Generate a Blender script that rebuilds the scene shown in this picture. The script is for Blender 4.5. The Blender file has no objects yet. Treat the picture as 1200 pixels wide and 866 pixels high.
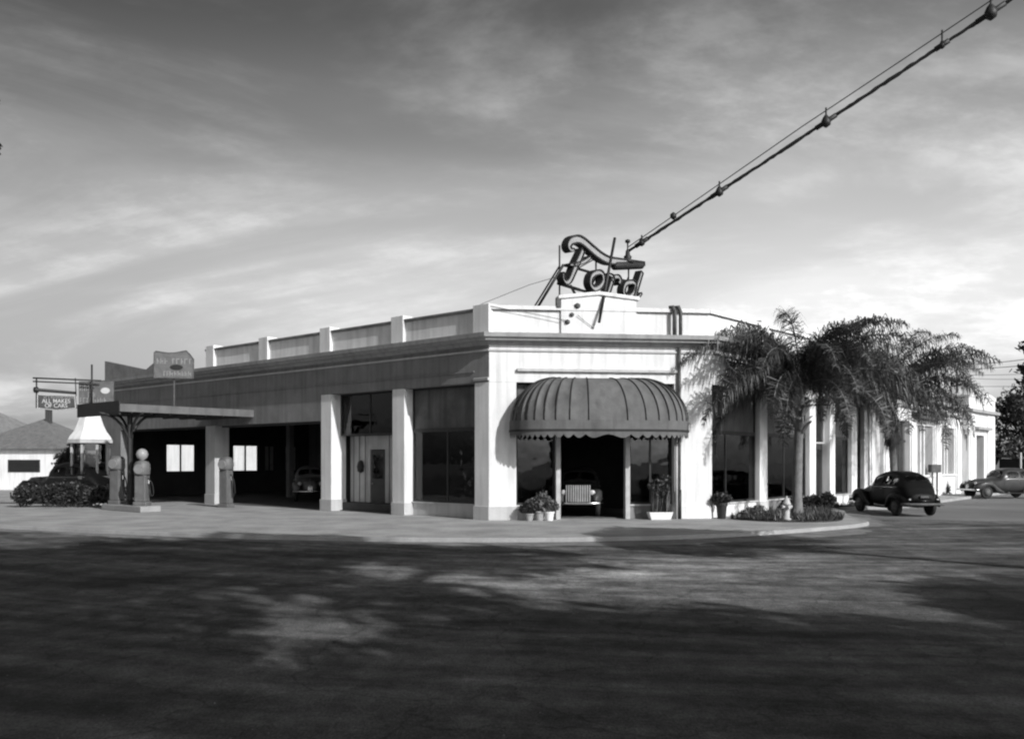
import bpy, bmesh, math, random
from mathutils import Vector, Matrix
R = random.Random(7)
SC = bpy.context.scene
COL = SC.collection
rad = math.radians
EYE = 2.12          # eye height above the road
WALK = 0.12         # top of the pavement

# ------------------------------------------------------------------ scene graph helpers
def tag(o, label=None, cat=None, group=None, kind=None):
    if label: o['label'] = label
    if cat: o['category'] = cat
    if group: o['group'] = group
    if kind: o['kind'] = kind
    return o
def thing(name, label, cat, loc=(0, 0, 0), rz=0.0, group=None):
    o = bpy.data.objects.new(name, None)
    COL.objects.link(o)
    o.empty_display_size = 0.2
    o.location = loc
    o.rotation_euler = (0, 0, rz)
    return tag(o, label, cat, group)
def copy_tree(o, parent=None):
    c = o.copy(); COL.objects.link(c); c.parent = parent
    for ch in list(o.children):
        copy_tree(ch, c)
    return c

class MB:
    """collects shapes, links them as ONE mesh object"""
    def __init__(self):
        self.v = []; self.f = []; self.mi = []
    def add(self, verts, faces, mi=0):
        b = len(self.v)
        self.v.extend([tuple(p) for p in verts])
        self.f.extend([tuple(i + b for i in f) for f in faces])
        self.mi.extend([mi] * len(faces))
        return self
    def box(self, x0, x1, y0, y1, z0, z1, fr=None, mi=0):
        p = [(x0, y0, z0), (x1, y0, z0), (x1, y1, z0), (x0, y1, z0),
             (x0, y0, z1), (x1, y0, z1), (x1, y1, z1), (x0, y1, z1)]
        if fr: p = [fr(*q) for q in p]
        return self.add(p, [(0, 3, 2, 1), (4, 5, 6, 7), (0, 1, 5, 4), (1, 2, 6, 5), (2, 3, 7, 6), (3, 0, 4, 7)], mi)
    def prism(self, poly, z0, z1, fr=None, mi=0):
        n = len(poly)
        p = [(a, b, z0) for a, b in poly] + [(a, b, z1) for a, b in poly]
        if fr: p = [fr(*q) for q in p]
        f = [tuple(range(n - 1, -1, -1)), tuple(range(n, 2 * n))]
        f += [(i, (i + 1) % n, n + (i + 1) % n, n + i) for i in range(n)]
        return self.add(p, f, mi)
    def slab(self, poly, d0, d1, fr, mi=0):
        """polygon in (t,z), extruded in d"""
        n = len(poly)
        p = [fr(a, d0, b) for a, b in poly] + [fr(a, d1, b) for a, b in poly]
        f = [tuple(range(n)), tuple(range(2 * n - 1, n - 1, -1))]
        f += [(i, n + i, n + (i + 1) % n, (i + 1) % n) for i in range(n)]
        return self.add(p, f, mi)
    def tube(self, pts, r, n=8, mi=0, cap=True):
        pts = [Vector(p) for p in pts]
        rs = r if isinstance(r, (list, tuple)) else [r] * len(pts)
        up = Vector((0, 0, 1))
        rings = []
        for i, p in enumerate(pts):
            d = (pts[min(i + 1, len(pts) - 1)] - pts[max(i - 1, 0)])
            if d.length < 1e-9: d = Vector((0, 0, 1))
            d.normalize()
            ref = up if abs(d.z) < 0.95 else Vector((1, 0, 0))
            a = d.cross(ref).normalized(); b = d.cross(a).normalized()
            rings.append([p + a * math.cos(2 * math.pi * k / n) * rs[i] + b * math.sin(2 * math.pi * k / n) * rs[i] for k in range(n)])
        v = [q for rg in rings for q in rg]
        f = []
        for i in range(len(rings) - 1):
            for k in range(n):
                f.append((i * n + k, i * n + (k + 1) % n, (i + 1) * n + (k + 1) % n, (i + 1) * n + k))
        if cap:
            f.append(tuple(range(n - 1, -1, -1)))
            f.append(tuple(range((len(rings) - 1) * n, len(rings) * n)))
        return self.add(v, f, mi)
    def lathe(self, prof, c=(0, 0, 0), n=20, mi=0):
        v = []; f = []
        for (r, z) in prof:
            for k in range(n):
                a = 2 * math.pi * k / n
                v.append((c[0] + r * math.cos(a), c[1] + r * math.sin(a), c[2] + z))
        m = len(prof)
        for i in range(m - 1):
            for k in range(n):
                f.append((i * n + k, i * n + (k + 1) % n, (i + 1) * n + (k + 1) % n, (i + 1) * n + k))
        f.append(tuple(range(n - 1, -1, -1))); f.append(tuple(range((m - 1) * n, m * n)))
        return self.add(v, f, mi)
    def sweep(self, path, prof, closed_prof=True, mi=0):
        """profile [(d,z)] swept along a plan path with mitred corners; d is outward (to the right of travel)"""
        n = len(path); m = len(prof)
        offs = []
        for i in range(n):
            dirs = []
            if i > 0: dirs.append((Vector(path[i]) - Vector(path[i - 1])).normalized())
            if i < n - 1: dirs.append((Vector(path[i + 1]) - Vector(path[i])).normalized())
            ns = [Vector((e.y, -e.x)) for e in dirs]
            if len(ns) == 1: o = ns[0]
            else:
                s = ns[0] + ns[1]; o = s / (s.length_squared / 2)
            offs.append(o)
        v = []
        for i in range(n):
            for d, z in prof:
                v.append((path[i][0] + offs[i].x * d, path[i][1] + offs[i].y * d, z))
        f = []
        for i in range(n - 1):
            for k in range(m if closed_prof else m - 1):
                a = i * m + k; b = i * m + (k + 1) % m
                f.append((a, b, b + m, a + m))
        if closed_prof:
            f.append(tuple(range(m))); f.append(tuple(range((n - 1) * m + m - 1, (n - 1) * m - 1, -1)))
        return self.add(v, f, mi)
    def build(self, name, mats, parent=None, smooth=False, bevel=0.0, label=None, fix=True, subsurf=0):
        me = bpy.data.meshes.new(name)
        me.from_pydata(self.v, [], self.f)
        if not isinstance(mats, (list, tuple)): mats = [mats]
        for m in mats: me.materials.append(m)
        if len(mats) > 1:
            for p, i in zip(me.polygons, self.mi): p.material_index = i
        if fix:
            bm = bmesh.new(); bm.from_mesh(me)
            bmesh.ops.recalc_face_normals(bm, faces=bm.faces)
            bm.to_mesh(me); bm.free()
        if smooth:
            for p in me.polygons: p.use_smooth = True
        o = bpy.data.objects.new(name, me)
        COL.objects.link(o)
        if parent: o.parent = parent
        if bevel:
            md = o.modifiers.new('edge', 'BEVEL'); md.width = bevel; md.segments = 2; md.limit_method = 'ANGLE'; md.angle_limit = rad(40)
        if subsurf:
            md = o.modifiers.new('sub', 'SUBSURF'); md.levels = subsurf; md.render_levels = subsurf
        if label: o['label'] = label
        return o

# ------------------------------------------------------------------ materials (all neutral grey: the photograph is black and white)
def g(v): return (v, v, v, 1)
def mat(name, v, rough=0.85, var=0.25, scale=1.5, metal=0.0, bump=0.0, bscale=30.0, streak=0.0, fine=0.0, spec=0.3, coat=0.0):
    m = bpy.data.materials.new(name); m.use_nodes = True
    nt = m.node_tree; N = nt.nodes; L = nt.links
    b = N['Principled BSDF']
    b.inputs['Roughness'].default_value = rough
    b.inputs['Metallic'].default_value = metal
    b.inputs['Specular IOR Level'].default_value = spec
    if coat: b.inputs['Coat Weight'].default_value = coat; b.inputs['Coat Roughness'].default_value = 0.08
    tc = N.new('ShaderNodeTexCoord')
    geo = N.new('ShaderNodeNewGeometry')
    n1 = N.new('ShaderNodeTexNoise'); n1.inputs['Scale'].default_value = scale; n1.inputs['Detail'].default_value = 8; n1.inputs['Roughness'].default_value = 0.62
    L.new(geo.outputs['Position'], n1.inputs['Vector'])
    mr = N.new('ShaderNodeMapRange'); mr.inputs['From Min'].default_value = 0.25; mr.inputs['From Max'].default_value = 0.75
    mr.inputs['To Min'].default_value = v * (1 - var); mr.inputs['To Max'].default_value = min(0.95, v * (1 + var))
    L.new(n1.outputs['Fac'], mr.inputs['Value'])
    out = mr.outputs['Result']
    if streak:
        mp = N.new('ShaderNodeMapping'); mp.inputs['Scale'].default_value = (5, 5, 0.35)
        L.new(geo.outputs['Position'], mp.inputs['Vector'])
        n2 = N.new('ShaderNodeTexNoise'); n2.inputs['Scale'].default_value = 1.0; n2.inputs['Detail'].default_value = 6
        L.new(mp.outputs['Vector'], n2.inputs['Vector'])
        m2 = N.new('ShaderNodeMapRange'); m2.inputs['From Min'].default_value = 0.45; m2.inputs['From Max'].default_value = 0.75
        m2.inputs['To Min'].default_value = 1; m2.inputs['To Max'].default_value = 1 - streak
        L.new(n2.outputs['Fac'], m2.inputs['Value'])
        mu = N.new('ShaderNodeMath'); mu.operation = 'MULTIPLY'
        L.new(out, mu.inputs[0]); L.new(m2.outputs['Result'], mu.inputs[1]); out = mu.outputs[0]
    if fine:
        n3 = N.new('ShaderNodeTexNoise'); n3.inputs['Scale'].default_value = 45; n3.inputs['Detail'].default_value = 3
        L.new(geo.outputs['Position'], n3.inputs['Vector'])
        m3 = N.new('ShaderNodeMapRange'); m3.inputs['From Min'].default_value = 0.3; m3.inputs['From Max'].default_value = 0.7
        m3.inputs['To Min'].default_value = 1 - fine; m3.inputs['To Max'].default_value = 1 + fine
        L.new(n3.outputs['Fac'], m3.inputs['Value'])
        mu = N.new('ShaderNodeMath'); mu.operation = 'MULTIPLY'
        L.new(out, mu.inputs[0]); L.new(m3.outputs['Result'], mu.inputs[1]); out = mu.outputs[0]
    cc = N.new('ShaderNodeCombineColor')
    for k in range(3): L.new(out, cc.inputs[k])
    L.new(cc.outputs[0], b.inputs['Base Color'])
    if bump:
        n4 = N.new('ShaderNodeTexNoise'); n4.inputs['Scale'].default_value = bscale; n4.inputs['Detail'].default_value = 4
        L.new(geo.outputs['Position'], n4.inputs['Vector'])
        bp = N.new('ShaderNodeBump'); bp.inputs['Strength'].default_value = bump; bp.inputs['Distance'].default_value = 0.03
        L.new(n4.outputs['Fac'], bp.inputs['Height']); L.new(bp.outputs['Normal'], b.inputs['Normal'])
    return m
def leafmat(name, v, var=0.45, scale=2.0, trans=0.25):
    m = bpy.data.materials.new(name); m.use_nodes = True
    nt = m.node_tree; N = nt.nodes; L = nt.links
    N.remove(N['Principled BSDF'])
    geo = N.new('ShaderNodeNewGeometry')
    n1 = N.new('ShaderNodeTexNoise'); n1.inputs['Scale'].default_value = scale; n1.inputs['Detail'].default_value = 5
    L.new(geo.outputs['Position'], n1.inputs['Vector'])
    ad = N.new('ShaderNodeMath'); ad.operation = 'ADD'
    rn = N.new('ShaderNodeMath'); rn.operation = 'MULTIPLY'; rn.inputs[1].default_value = 0.35
    L.new(geo.outputs['Random Per Island'], rn.inputs[0]); L.new(n1.outputs['Fac'], ad.inputs[0]); L.new(rn.outputs[0], ad.inputs[1])
    mr = N.new('ShaderNodeMapRange'); mr.inputs['From Min'].default_value = 0.4; mr.inputs['From Max'].default_value = 0.95
    mr.inputs['To Min'].default_value = v * (1 - var); mr.inputs['To Max'].default_value = v * (1 + var)
    L.new(ad.outputs[0], mr.inputs['Value'])
    cc = N.new('ShaderNodeCombineColor')
    for k in range(3): L.new(mr.outputs['Result'], cc.inputs[k])
    d = N.new('ShaderNodeBsdfDiffuse'); t = N.new('ShaderNodeBsdfTranslucent'); gl = N.new('ShaderNodeBsdfGlossy'); gl.inputs['Roughness'].default_value = 0.45
    gl.inputs['Color'].default_value = g(0.5)
    L.new(cc.outputs[0], d.inputs['Color']); L.new(cc.outputs[0], t.inputs['Color'])
    mx = N.new('ShaderNodeMixShader'); mx.inputs[0].default_value = trans
    L.new(d.outputs[0], mx.inputs[1]); L.new(t.outputs[0], mx.inputs[2])
    m2 = N.new('ShaderNodeMixShader'); m2.inputs[0].default_value = 0.06
    L.new(mx.outputs[0], m2.inputs[1]); L.new(gl.outputs[0], m2.inputs[2])
    L.new(m2.outputs[0], N['Material Output'].inputs['Surface'])
    return m
def glassmat(name, tint=0.6, refl=1.0, rough=0.02):
    m = bpy.data.materials.new(name); m.use_nodes = True
    nt = m.node_tree; N = nt.nodes; L = nt.links
    N.remove(N['Principled BSDF'])
    tr = N.new('ShaderNodeBsdfTransparent'); tr.inputs['Color'].default_value = g(tint)
    gl = N.new('ShaderNodeBsdfGlossy'); gl.inputs['Roughness'].default_value = rough; gl.inputs['Color'].default_value = g(refl)
    fr = N.new('ShaderNodeFresnel'); fr.inputs['IOR'].default_value = 1.5
    n = N.new('ShaderNodeTexNoise'); n.inputs['Scale'].default_value = 1.3
    geo = N.new('ShaderNodeNewGeometry'); L.new(geo.outputs['Position'], n.inputs['Vector'])
    bp = N.new('ShaderNodeBump'); bp.inputs['Strength'].default_value = 0.12; bp.inputs['Distance'].default_value = 0.05
    L.new(n.outputs['Fac'], bp.inputs['Height']); L.new(bp.outputs['Normal'], gl.inputs['Normal'])
    mx = N.new('ShaderNodeMixShader')
    L.new(fr.outputs[0], mx.inputs[0]); L.new(tr.outputs[0], mx.inputs[1]); L.new(gl.outputs[0], mx.inputs[2])
    L.new(mx.outputs[0], N['Material Output'].inputs['Surface'])
    return m

M = {}
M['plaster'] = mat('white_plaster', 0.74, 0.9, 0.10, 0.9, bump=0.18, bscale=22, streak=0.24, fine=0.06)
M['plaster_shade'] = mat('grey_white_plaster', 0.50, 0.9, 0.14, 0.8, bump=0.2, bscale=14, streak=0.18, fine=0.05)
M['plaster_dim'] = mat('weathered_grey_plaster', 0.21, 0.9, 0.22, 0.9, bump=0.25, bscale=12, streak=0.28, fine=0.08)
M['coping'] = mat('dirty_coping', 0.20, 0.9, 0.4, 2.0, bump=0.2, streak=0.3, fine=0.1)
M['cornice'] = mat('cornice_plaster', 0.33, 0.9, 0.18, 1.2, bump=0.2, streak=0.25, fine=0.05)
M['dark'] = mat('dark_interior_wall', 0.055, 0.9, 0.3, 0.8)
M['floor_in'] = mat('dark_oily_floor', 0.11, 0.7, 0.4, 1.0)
M['boards'] = mat('pale_board_wall', 0.42, 0.85, 0.25, 1.2, streak=0.35)
M['frame'] = mat('dark_window_frame', 0.035, 0.5, 0.3, 3)
M['frame_light'] = mat('worn_light_paint', 0.45, 0.7, 0.2, 4, streak=0.2)
M['glass'] = glassmat('window_glass', 0.55)
M['reeded'] = mat('reeded_transom_glass', 0.10, 0.35, 0.5, 1.1, streak=0.45)
M['clearglass'] = glassmat('clear_glass', 0.97)
M['fascia'] = mat('dull_fascia', 0.13, 0.8, 0.25, 2.0, streak=0.25)
M['frieze_shaded'] = mat('shaded_frieze_plaster', 0.22, 0.9, 0.2, 0.9, bump=0.25, bscale=12, streak=0.25, fine=0.08)  # shade on the street-side frieze put into the plaster colour
M['roof'] = mat('roof_felt', 0.16, 0.95, 0.3, 0.8)
M['awning'] = mat('faded_canvas', 0.125, 0.95, 0.30, 1.3, bump=0.2, bscale=40, streak=0.25, fine=0.08)
M['seam'] = mat('dark_seam', 0.03, 0.9, 0.3, 4)
M['awning_in'] = mat('awning_underside', 0.04, 0.95, 0.2, 2)
M['iron'] = mat('black_iron', 0.018, 0.55, 0.3, 6, spec=0.4)
M['rust'] = mat('weathered_steel', 0.09, 0.7, 0.5, 5, fine=0.2)
M['sign_dark'] = mat('dark_enamel', 0.075, 0.45, 0.3, 5, fine=0.15)
M['sign_grey'] = mat('grey_enamel', 0.13, 0.5, 0.3, 5, fine=0.15)
M['letter'] = mat('pale_lettering', 0.55, 0.6, 0.15, 6)
M['dial'] = mat('pump_dial', 0.22, 0.4, 0.2, 4)
M['dim_pane'] = mat('dusty_pane', 0.4, 0.6, 0.3, 3)
M['worn'] = mat('worn_paint', 0.27, 0.7, 0.35, 9)
M['sign_face'] = mat('pale_sign_face', 0.30, 0.5, 0.12, 3, streak=0.2)
M['walk'] = mat('sandy_pavement', 0.32, 0.95, 0.34, 0.7, bump=0.6, bscale=9, fine=0.18)
M['kerb'] = mat('kerb_concrete', 0.30, 0.95, 0.2, 1.5, bump=0.4, bscale=16, fine=0.12)
M['soil'] = mat('dark_bed_soil', 0.045, 0.95, 0.5, 2.0, bump=0.6, bscale=12, fine=0.3)
M['bark'] = mat('bark', 0.10, 0.95, 0.45, 3.0, bump=0.8, bscale=14, streak=0.4)
M['palmbark'] = mat('palm_trunk_bark', 0.17, 0.95, 0.35, 4.0, bump=0.6, bscale=20)
M['leaf'] = leafmat('tree_leaves', 0.055)
M['leaf2'] = leafmat('bush_leaves', 0.04)
M['palmleaf'] = leafmat('palm_fronds', 0.066, 0.6, 1.2, 0.3)
M['palegreen'] = leafmat('pale_leaves', 0.13, 0.5, 4)
M['tyre'] = mat('tyre_rubber', 0.025, 0.85, 0.2, 5)
M['chrome'] = mat('worn_chrome', 0.62, 0.22, 0.1, 6, metal=1.0)
M['pot'] = mat('white_planter_paint', 0.72, 0.8, 0.1, 4)
M['pot_grey'] = mat('grey_pot', 0.3, 0.85, 0.3, 5)
M['shingle'] = mat('dark_shingles', 0.15, 0.95, 0.35, 3, bump=0.5, bscale=10, fine=0.2)
M['shingle2'] = mat('grey_roofing', 0.20, 0.95, 0.3, 2, bump=0.3, fine=0.15)
M['lens'] = mat('lamp_lens', 0.5, 0.15, 0.1, 6, spec=0.6)
M['globe'] = mat('milk_glass', 0.3, 0.3, 0.05, 3)
M['hydrant'] = mat('pale_hydrant_paint', 0.42, 0.6, 0.25, 8)
M['wood'] = mat('creosoted_wood', 0.06, 0.9, 0.35, 4, bump=0.4, streak=0.3)
M['pump'] = mat('grey_pump_enamel', 0.13, 0.5, 0.25, 4, streak=0.25)
M['drygrass'] = leafmat('ground_cover', 0.06, 0.5, 3, 0.2)
SUN_E = 4.2
SKY_RAMP = [(0.0, 1.45), (0.08, 1.45), (0.2, 1.55), (0.27, 1.38), (0.35, 0.84), (0.45, 0.48), (1.0, 0.26)]
CLOUD_RAMP = [(0.0, 0.5), (0.12, 1.0), (0.3, 0.9), (0.45, 0.6), (1.0, 0.3)]
CLOUD_GAIN = 4.2
M['shade_glass'] = mat('window_with_blind', 0.22, 0.3, 0.25, 1.0, streak=0.2, spec=0.5)
# ------------------------------------------------------------------ site frames
A = Vector((-0.777, 30.2)); B = Vector((6.87, 31.1))
uL = Vector((-0.757, 0.653)); nL = Vector((-0.653, -0.757))
uR = Vector((0.655, 0.756)); nR = Vector((0.756, -0.655))
uF = (B - A).normalized(); nF = Vector((uF.y, -uF.x))
def frame(o, u, n):
    def fr(t, d, z): return (o.x + u.x * t + n.x * d, o.y + u.y * t + n.y * d, WALK + z)
    return fr
FL = frame(A, uL, nL); FR = frame(B, uR, nR); FF = frame(A, uF, nF)
TL, TR = 29.0, 15.5
def xy(fr, t, d): p = fr(t, d, 0); return (p[0], p[1])
def depth_pt(px, y, z=0.0):
    """a ground-level site coordinate worked out from survey of the photograph"""
    Y = (EYE - z) * 1050.0 / (y - 540.0)
    return ((px - 600) / 1050.0 * Y, Y)

# ------------------------------------------------------------------ ground
mb = MB()
mb.add([(-900, -300, -0.012), (900, -300, -0.012), (900, 1500, -0.012), (-900, 1500, -0.012)], [(0, 1, 2, 3)])
ground_m = mat('dry_ground', 0.16, 0.95, 0.4, 0.15, bump=0.4, bscale=5, fine=0.2)
tag(mb.build('ground', ground_m), kind='structure')

# road surface: packed sandy asphalt with worn patches
def road_mat():
    m = bpy.data.materials.new('road_surface'); m.use_nodes = True
    nt = m.node_tree; N = nt.nodes; L = nt.links
    b = N['Principled BSDF']; b.inputs['Roughness'].default_value = 0.92; b.inputs['Specular IOR Level'].default_value = 0.2
    geo = N.new('ShaderNodeNewGeometry')
    def noise(sc, det, stretch=None, rot=0.0, rough=0.6):
        n = N.new('ShaderNodeTexNoise'); n.inputs['Scale'].default_value = sc; n.inputs['Detail'].default_value = det; n.inputs['Roughness'].default_value = rough
        if stretch:
            mp = N.new('ShaderNodeMapping'); mp.inputs['Scale'].default_value = stretch; mp.inputs['Rotation'].default_value = (0, 0, rot)
            L.new(geo.outputs['Position'], mp.inputs['Vector']); L.new(mp.outputs['Vector'], n.inputs['Vector'])
        else: L.new(geo.outputs['Position'], n.inputs['Vector'])
        return n.outputs['Fac']
    def mrange(s, a, c, lo, hi):
        r = N.new('ShaderNodeMapRange'); r.inputs['From Min'].default_value = a; r.inputs['From Max'].default_value = c
        r.inputs['To Min'].default_value = lo; r.inputs['To Max'].default_value = hi; L.new(s, r.inputs['Value']); return r.outputs['Result']
    def mul(a, c):
        q = N.new('ShaderNodeMath'); q.operation = 'MULTIPLY'; L.new(a, q.inputs[0]); L.new(c, q.inputs[1]); return q.outputs[0]
    base = mrange(noise(0.22, 9, (1.0, 1.9, 1), 0.35, 0.68), 0.38, 0.68, 0.05, 0.20)       # sand drifted over asphalt
    tracks = mrange(noise(0.8, 6, (1.5, 0.5, 1), -0.5), 0.36, 0.66, 0.86, 1.1)              # wheel-worn streaks
    patch = mrange(noise(1.9, 10, (1.0, 0.6, 1), 0.1, 0.68), 0.34, 0.66, 0.66, 1.38)
    grit = mul(mrange(noise(42, 4, (1.0, 0.5, 1), 0, 0.85), 0.34, 0.66, 0.5, 1.55), mrange(noise(9, 6, (1.0, 0.6, 1), 0.3, 0.7), 0.34, 0.66, 0.84, 1.18))
    # pale patch over the crossing: the sunlit streak painted into the road colour
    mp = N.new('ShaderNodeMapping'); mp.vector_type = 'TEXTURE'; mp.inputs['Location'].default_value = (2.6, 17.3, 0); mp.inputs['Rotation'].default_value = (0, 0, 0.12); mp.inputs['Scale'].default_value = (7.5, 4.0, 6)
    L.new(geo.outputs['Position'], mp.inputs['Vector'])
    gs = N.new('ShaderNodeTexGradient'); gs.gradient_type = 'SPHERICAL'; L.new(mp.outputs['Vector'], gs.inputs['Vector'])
    sunpatch_mask = mul(mrange(gs.outputs['Fac'], 0.0, 0.8, 0.0, 1.0), mrange(noise(0.9, 8, (0.7, 1.8, 1), 0.1, 0.7), 0.38, 0.62, 0.0, 1.0))
    sunpatch_add = mrange(sunpatch_mask, 0, 1, 0.0, 0.28)
    bs_ = N.new('ShaderNodeMath'); bs_.operation = 'ADD'; L.new(base, bs_.inputs[0]); L.new(sunpatch_add, bs_.inputs[1]); base = bs_.outputs[0]
    # wheel tracks sweeping round the corner
    vm = N.new('ShaderNodeVectorMath'); vm.operation = 'DISTANCE'; vm.inputs[1].default_value = (9.0, 47.0, 0); L.new(geo.outputs['Position'], vm.inputs[0])
    wob = N.new('ShaderNodeMath'); wob.operation = 'MULTIPLY_ADD'; wob.inputs[1].default_value = 1.6; L.new(noise(0.12, 3), wob.inputs[0]); L.new(vm.outputs['Value'], wob.inputs[2])
    n1d = N.new('ShaderNodeTexNoise'); n1d.noise_dimensions = '1D'; n1d.inputs['Scale'].default_value = 1.7; n1d.inputs['Detail'].default_value = 4; L.new(wob.outputs[0], n1d.inputs['W'])
    arcs = mrange(n1d.outputs['Fac'], 0.35, 0.65, 0.72, 1.22)
    crk = N.new('ShaderNodeTexVoronoi'); crk.feature = 'DISTANCE_TO_EDGE'; crk.inputs['Scale'].default_value = 0.55
    cmix = N.new('ShaderNodeVectorMath'); cmix.operation = 'MULTIPLY_ADD'; cmix.inputs[1].default_value = (1, 1, 1)
    wn = N.new('ShaderNodeTexNoise'); wn.inputs['Scale'].default_value = 1.3; wn.inputs['Detail'].default_value = 5; L.new(geo.outputs['Position'], wn.inputs['Vector'])
    L.new(wn.outputs['Color'], cmix.inputs[0]); L.new(geo.outputs['Position'], cmix.inputs[2]); L.new(cmix.outputs[0], crk.inputs['Vector'])
    cracks = mrange(crk.outputs['Distance'], 0.0, 0.016, 0.62, 1.0)
    tracks = mul(tracks, mul(arcs, cracks))
    col = mul(mul(base, tracks), mul(patch, grit))
    cc = N.new('ShaderNodeCombineColor')
    for k in range(3): L.new(col, cc.inputs[k])
    L.new(cc.outputs[0], b.inputs['Base Color'])
    bp = N.new('ShaderNodeBump'); bp.inputs['Strength'].default_value = 0.9; bp.inputs['Distance'].default_value = 0.06
    ad = N.new('ShaderNodeMath'); ad.operation = 'ADD'
    L.new(noise(7, 8, None, 0, 0.7), ad.inputs[0]); L.new(mrange(noise(60, 2), 0, 1, 0, 0.35), ad.inputs[1])
    L.new(ad.outputs[0], bp.inputs['Height']); L.new(bp.outputs['Normal'], b.inputs['Normal'])
    return m
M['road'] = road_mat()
mb = MB()
mb.add([(-90, -40, 0), (95, -40, 0), (95, 62, 0), (60, 100, 0), (20, 31, 0), (-40, 45, 0), (-90, 80, 0)], [(0, 1, 2, 3, 4, 5, 6)])
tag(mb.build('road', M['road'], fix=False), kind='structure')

# pavement with its kerb: outline from the far left lot round the corner to the parking bay on the right
kp = [(-46, 42), (-34, 35.5), (-21.4, 30.2), (-16, 28.0), (-11, 25.7), (-6.9, 24.2), (-2.7, 23.4), (1.1, 23.35), (4.6, 24.2), (7.75, 25.9), (10.0, 27.6)]
arc = [(11.0, 28.5), (11.75, 29.6), (12.0, 30.8), (12.15, 31.9)]
def smooth_path(p, k=4):
    out = []
    for i in range(len(p) - 1):
        p0 = Vector(p[max(i - 1, 0)]); p1 = Vector(p[i]); p2 = Vector(p[i + 1]); p3 = Vector(p[min(i + 2, len(p) - 1)])
        for j in range(k):
            t = j / k
            out.append(tuple(0.5 * ((2 * p1) + (p2 - p0) * t + (2 * p0 - 5 * p1 + 4 * p2 - p3) * t * t + (3 * p1 - p0 - 3 * p2 + p3) * t ** 3)))
    out.append(tuple(p[-1])); return out
bay = [(12.45, 33.4), (13.3, 35.9), (13.75, 38.5), (14.1, 38.85), (16.3, 39.2), (18.6, 41.3), (21.0, 44.6), (29.5, 55.0), (34.5, 60.8)]
KP = smooth_path(kp + arc, 4) + bay
inner = [(33.0, 62.0), (-10, 66), (-46, 60)]
mb = MB(); mb.prism(KP + inner, -0.01, WALK)
tag(mb.build('sidewalk', M['walk'], fix=True), kind='structure')
mb = MB(); mb.sweep(KP, [(-0.16, 0.0), (-0.16, WALK + 0.004), (0.015, WALK + 0.004), (0.035, WALK - 0.02), (0.05, -0.005)], True)
tag(mb.build('kerb', M['kerb']), kind='structure')
# sand washed along the gutter: an irregular sheet against the kerb
gr = random.Random(5); GP = [Vector(p) for p in smooth_path(KP[:-3], 5)]; vs = []; fs = []
wv = 0.5
for i, p in enumerate(GP):
    e = (GP[min(i + 1, len(GP) - 1)] - GP[max(i - 1, 0)]).normalized(); nn = Vector((e.y, -e.x))
    wv = min(1.3, max(0.12, wv + gr.uniform(-0.16, 0.16)))
    a = p + nn * 0.05; b_ = p + nn * (0.05 + wv)
    vs += [(a.x, a.y, 0.012), (b_.x, b_.y, 0.004)]
for i in range(len(GP) - 1): fs.append((2 * i, 2 * i + 1, 2 * i + 3, 2 * i + 2))
tag(MB().add(vs, fs).build('gutter', mat('gutter_sand', 0.19, 0.95, 0.45, 1.6, bump=0.6, bscale=12, fine=0.25)), kind='structure')
# raised planting bed edge is flush: a sheet of dark soil on the walk
bedo = smooth_path([(7.7, 30.35), (8.4, 29.5), (9.6, 29.1), (10.7, 29.6), (11.45, 31.0), (11.9, 33.2), (12.7, 35.9), (13.3, 38.4), (14.2, 39.3), (16.2, 39.7), (17.9, 41.4), (17.6, 42.2), (16.4, 41.6), (13.4, 37.9), (10.0, 33.9), (8.4, 32.0), (7.6, 31.1), (7.7, 30.35)], 4)
bedo = bedo[:-1]
mb = MB(); mb.prism(bedo, WALK + 0.0, WALK + 0.035)
tag(mb.build('planting_bed', M['soil']), kind='structure')

# loose stones and grit lying on the road
gr = random.Random(77); gv = []; gf = []
for i in range(3600):
    if i % 3: y = 6.2 + 20.5 * gr.random() ** 1.8; x = gr.uniform(-0.62, 0.62) * y
    else:
        j = gr.randrange(8, len(KP) - 14); a = KP[j]; x = a[0] + gr.gauss(0, 0.5); y = a[1] - 0.12 - abs(gr.gauss(0, 0.35))
    s = gr.uniform(0.003, 0.009) * (1.6 if gr.random() < 0.05 else 1.0)
    b_ = len(gv); r0 = gr.uniform(0, 6.28)
    for k in range(5):
        q = r0 + k * 1.257; gv.append((x + s * math.cos(q) * gr.uniform(0.7, 1.3), y + s * math.sin(q) * gr.uniform(0.7, 1.3), 0.0))
    gv.append((x, y, s * gr.uniform(0.6, 1.1)))
    gf += [(b_ + k, b_ + (k + 1) % 5, b_ + 5) for k in range(5)]
tag(MB().add(gv, gf).build('gravel', mat('pale_grit', 0.17, 0.9, 0.5, 20), fix=False), kind='stuff')

# ------------------------------------------------------------------ dealership building
bld = thing('dealership_building', 'long white plastered corner dealership with chamfered entrance front and stepped parapet', 'building', (A.x, A.y, WALK))
INV = Matrix.Translation((-A.x, -A.y, -WALK))
def bp(mb, name, m, parent=None, **k):
    """build a part in world coordinates, kept in place under its parent"""
    par = parent or bld
    o = mb.build(name, m, None, **k)
    bpy.context.view_layer.update()
    o.parent = par
    o.matrix_parent_inverse = par.matrix_world.inverted()
    return o
PL = xy(FL, TL, 0); PR = xy(FR, TR, 0)
PATH = [PL, (A.x, A.y), (B.x, B.y), PR]
PP = [xy(FL, 17.9, 0), (A.x, A.y), (B.x, B.y), PR]
H = WALK
def prof(*p): return [(d, z + H) for d, z in p]
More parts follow.
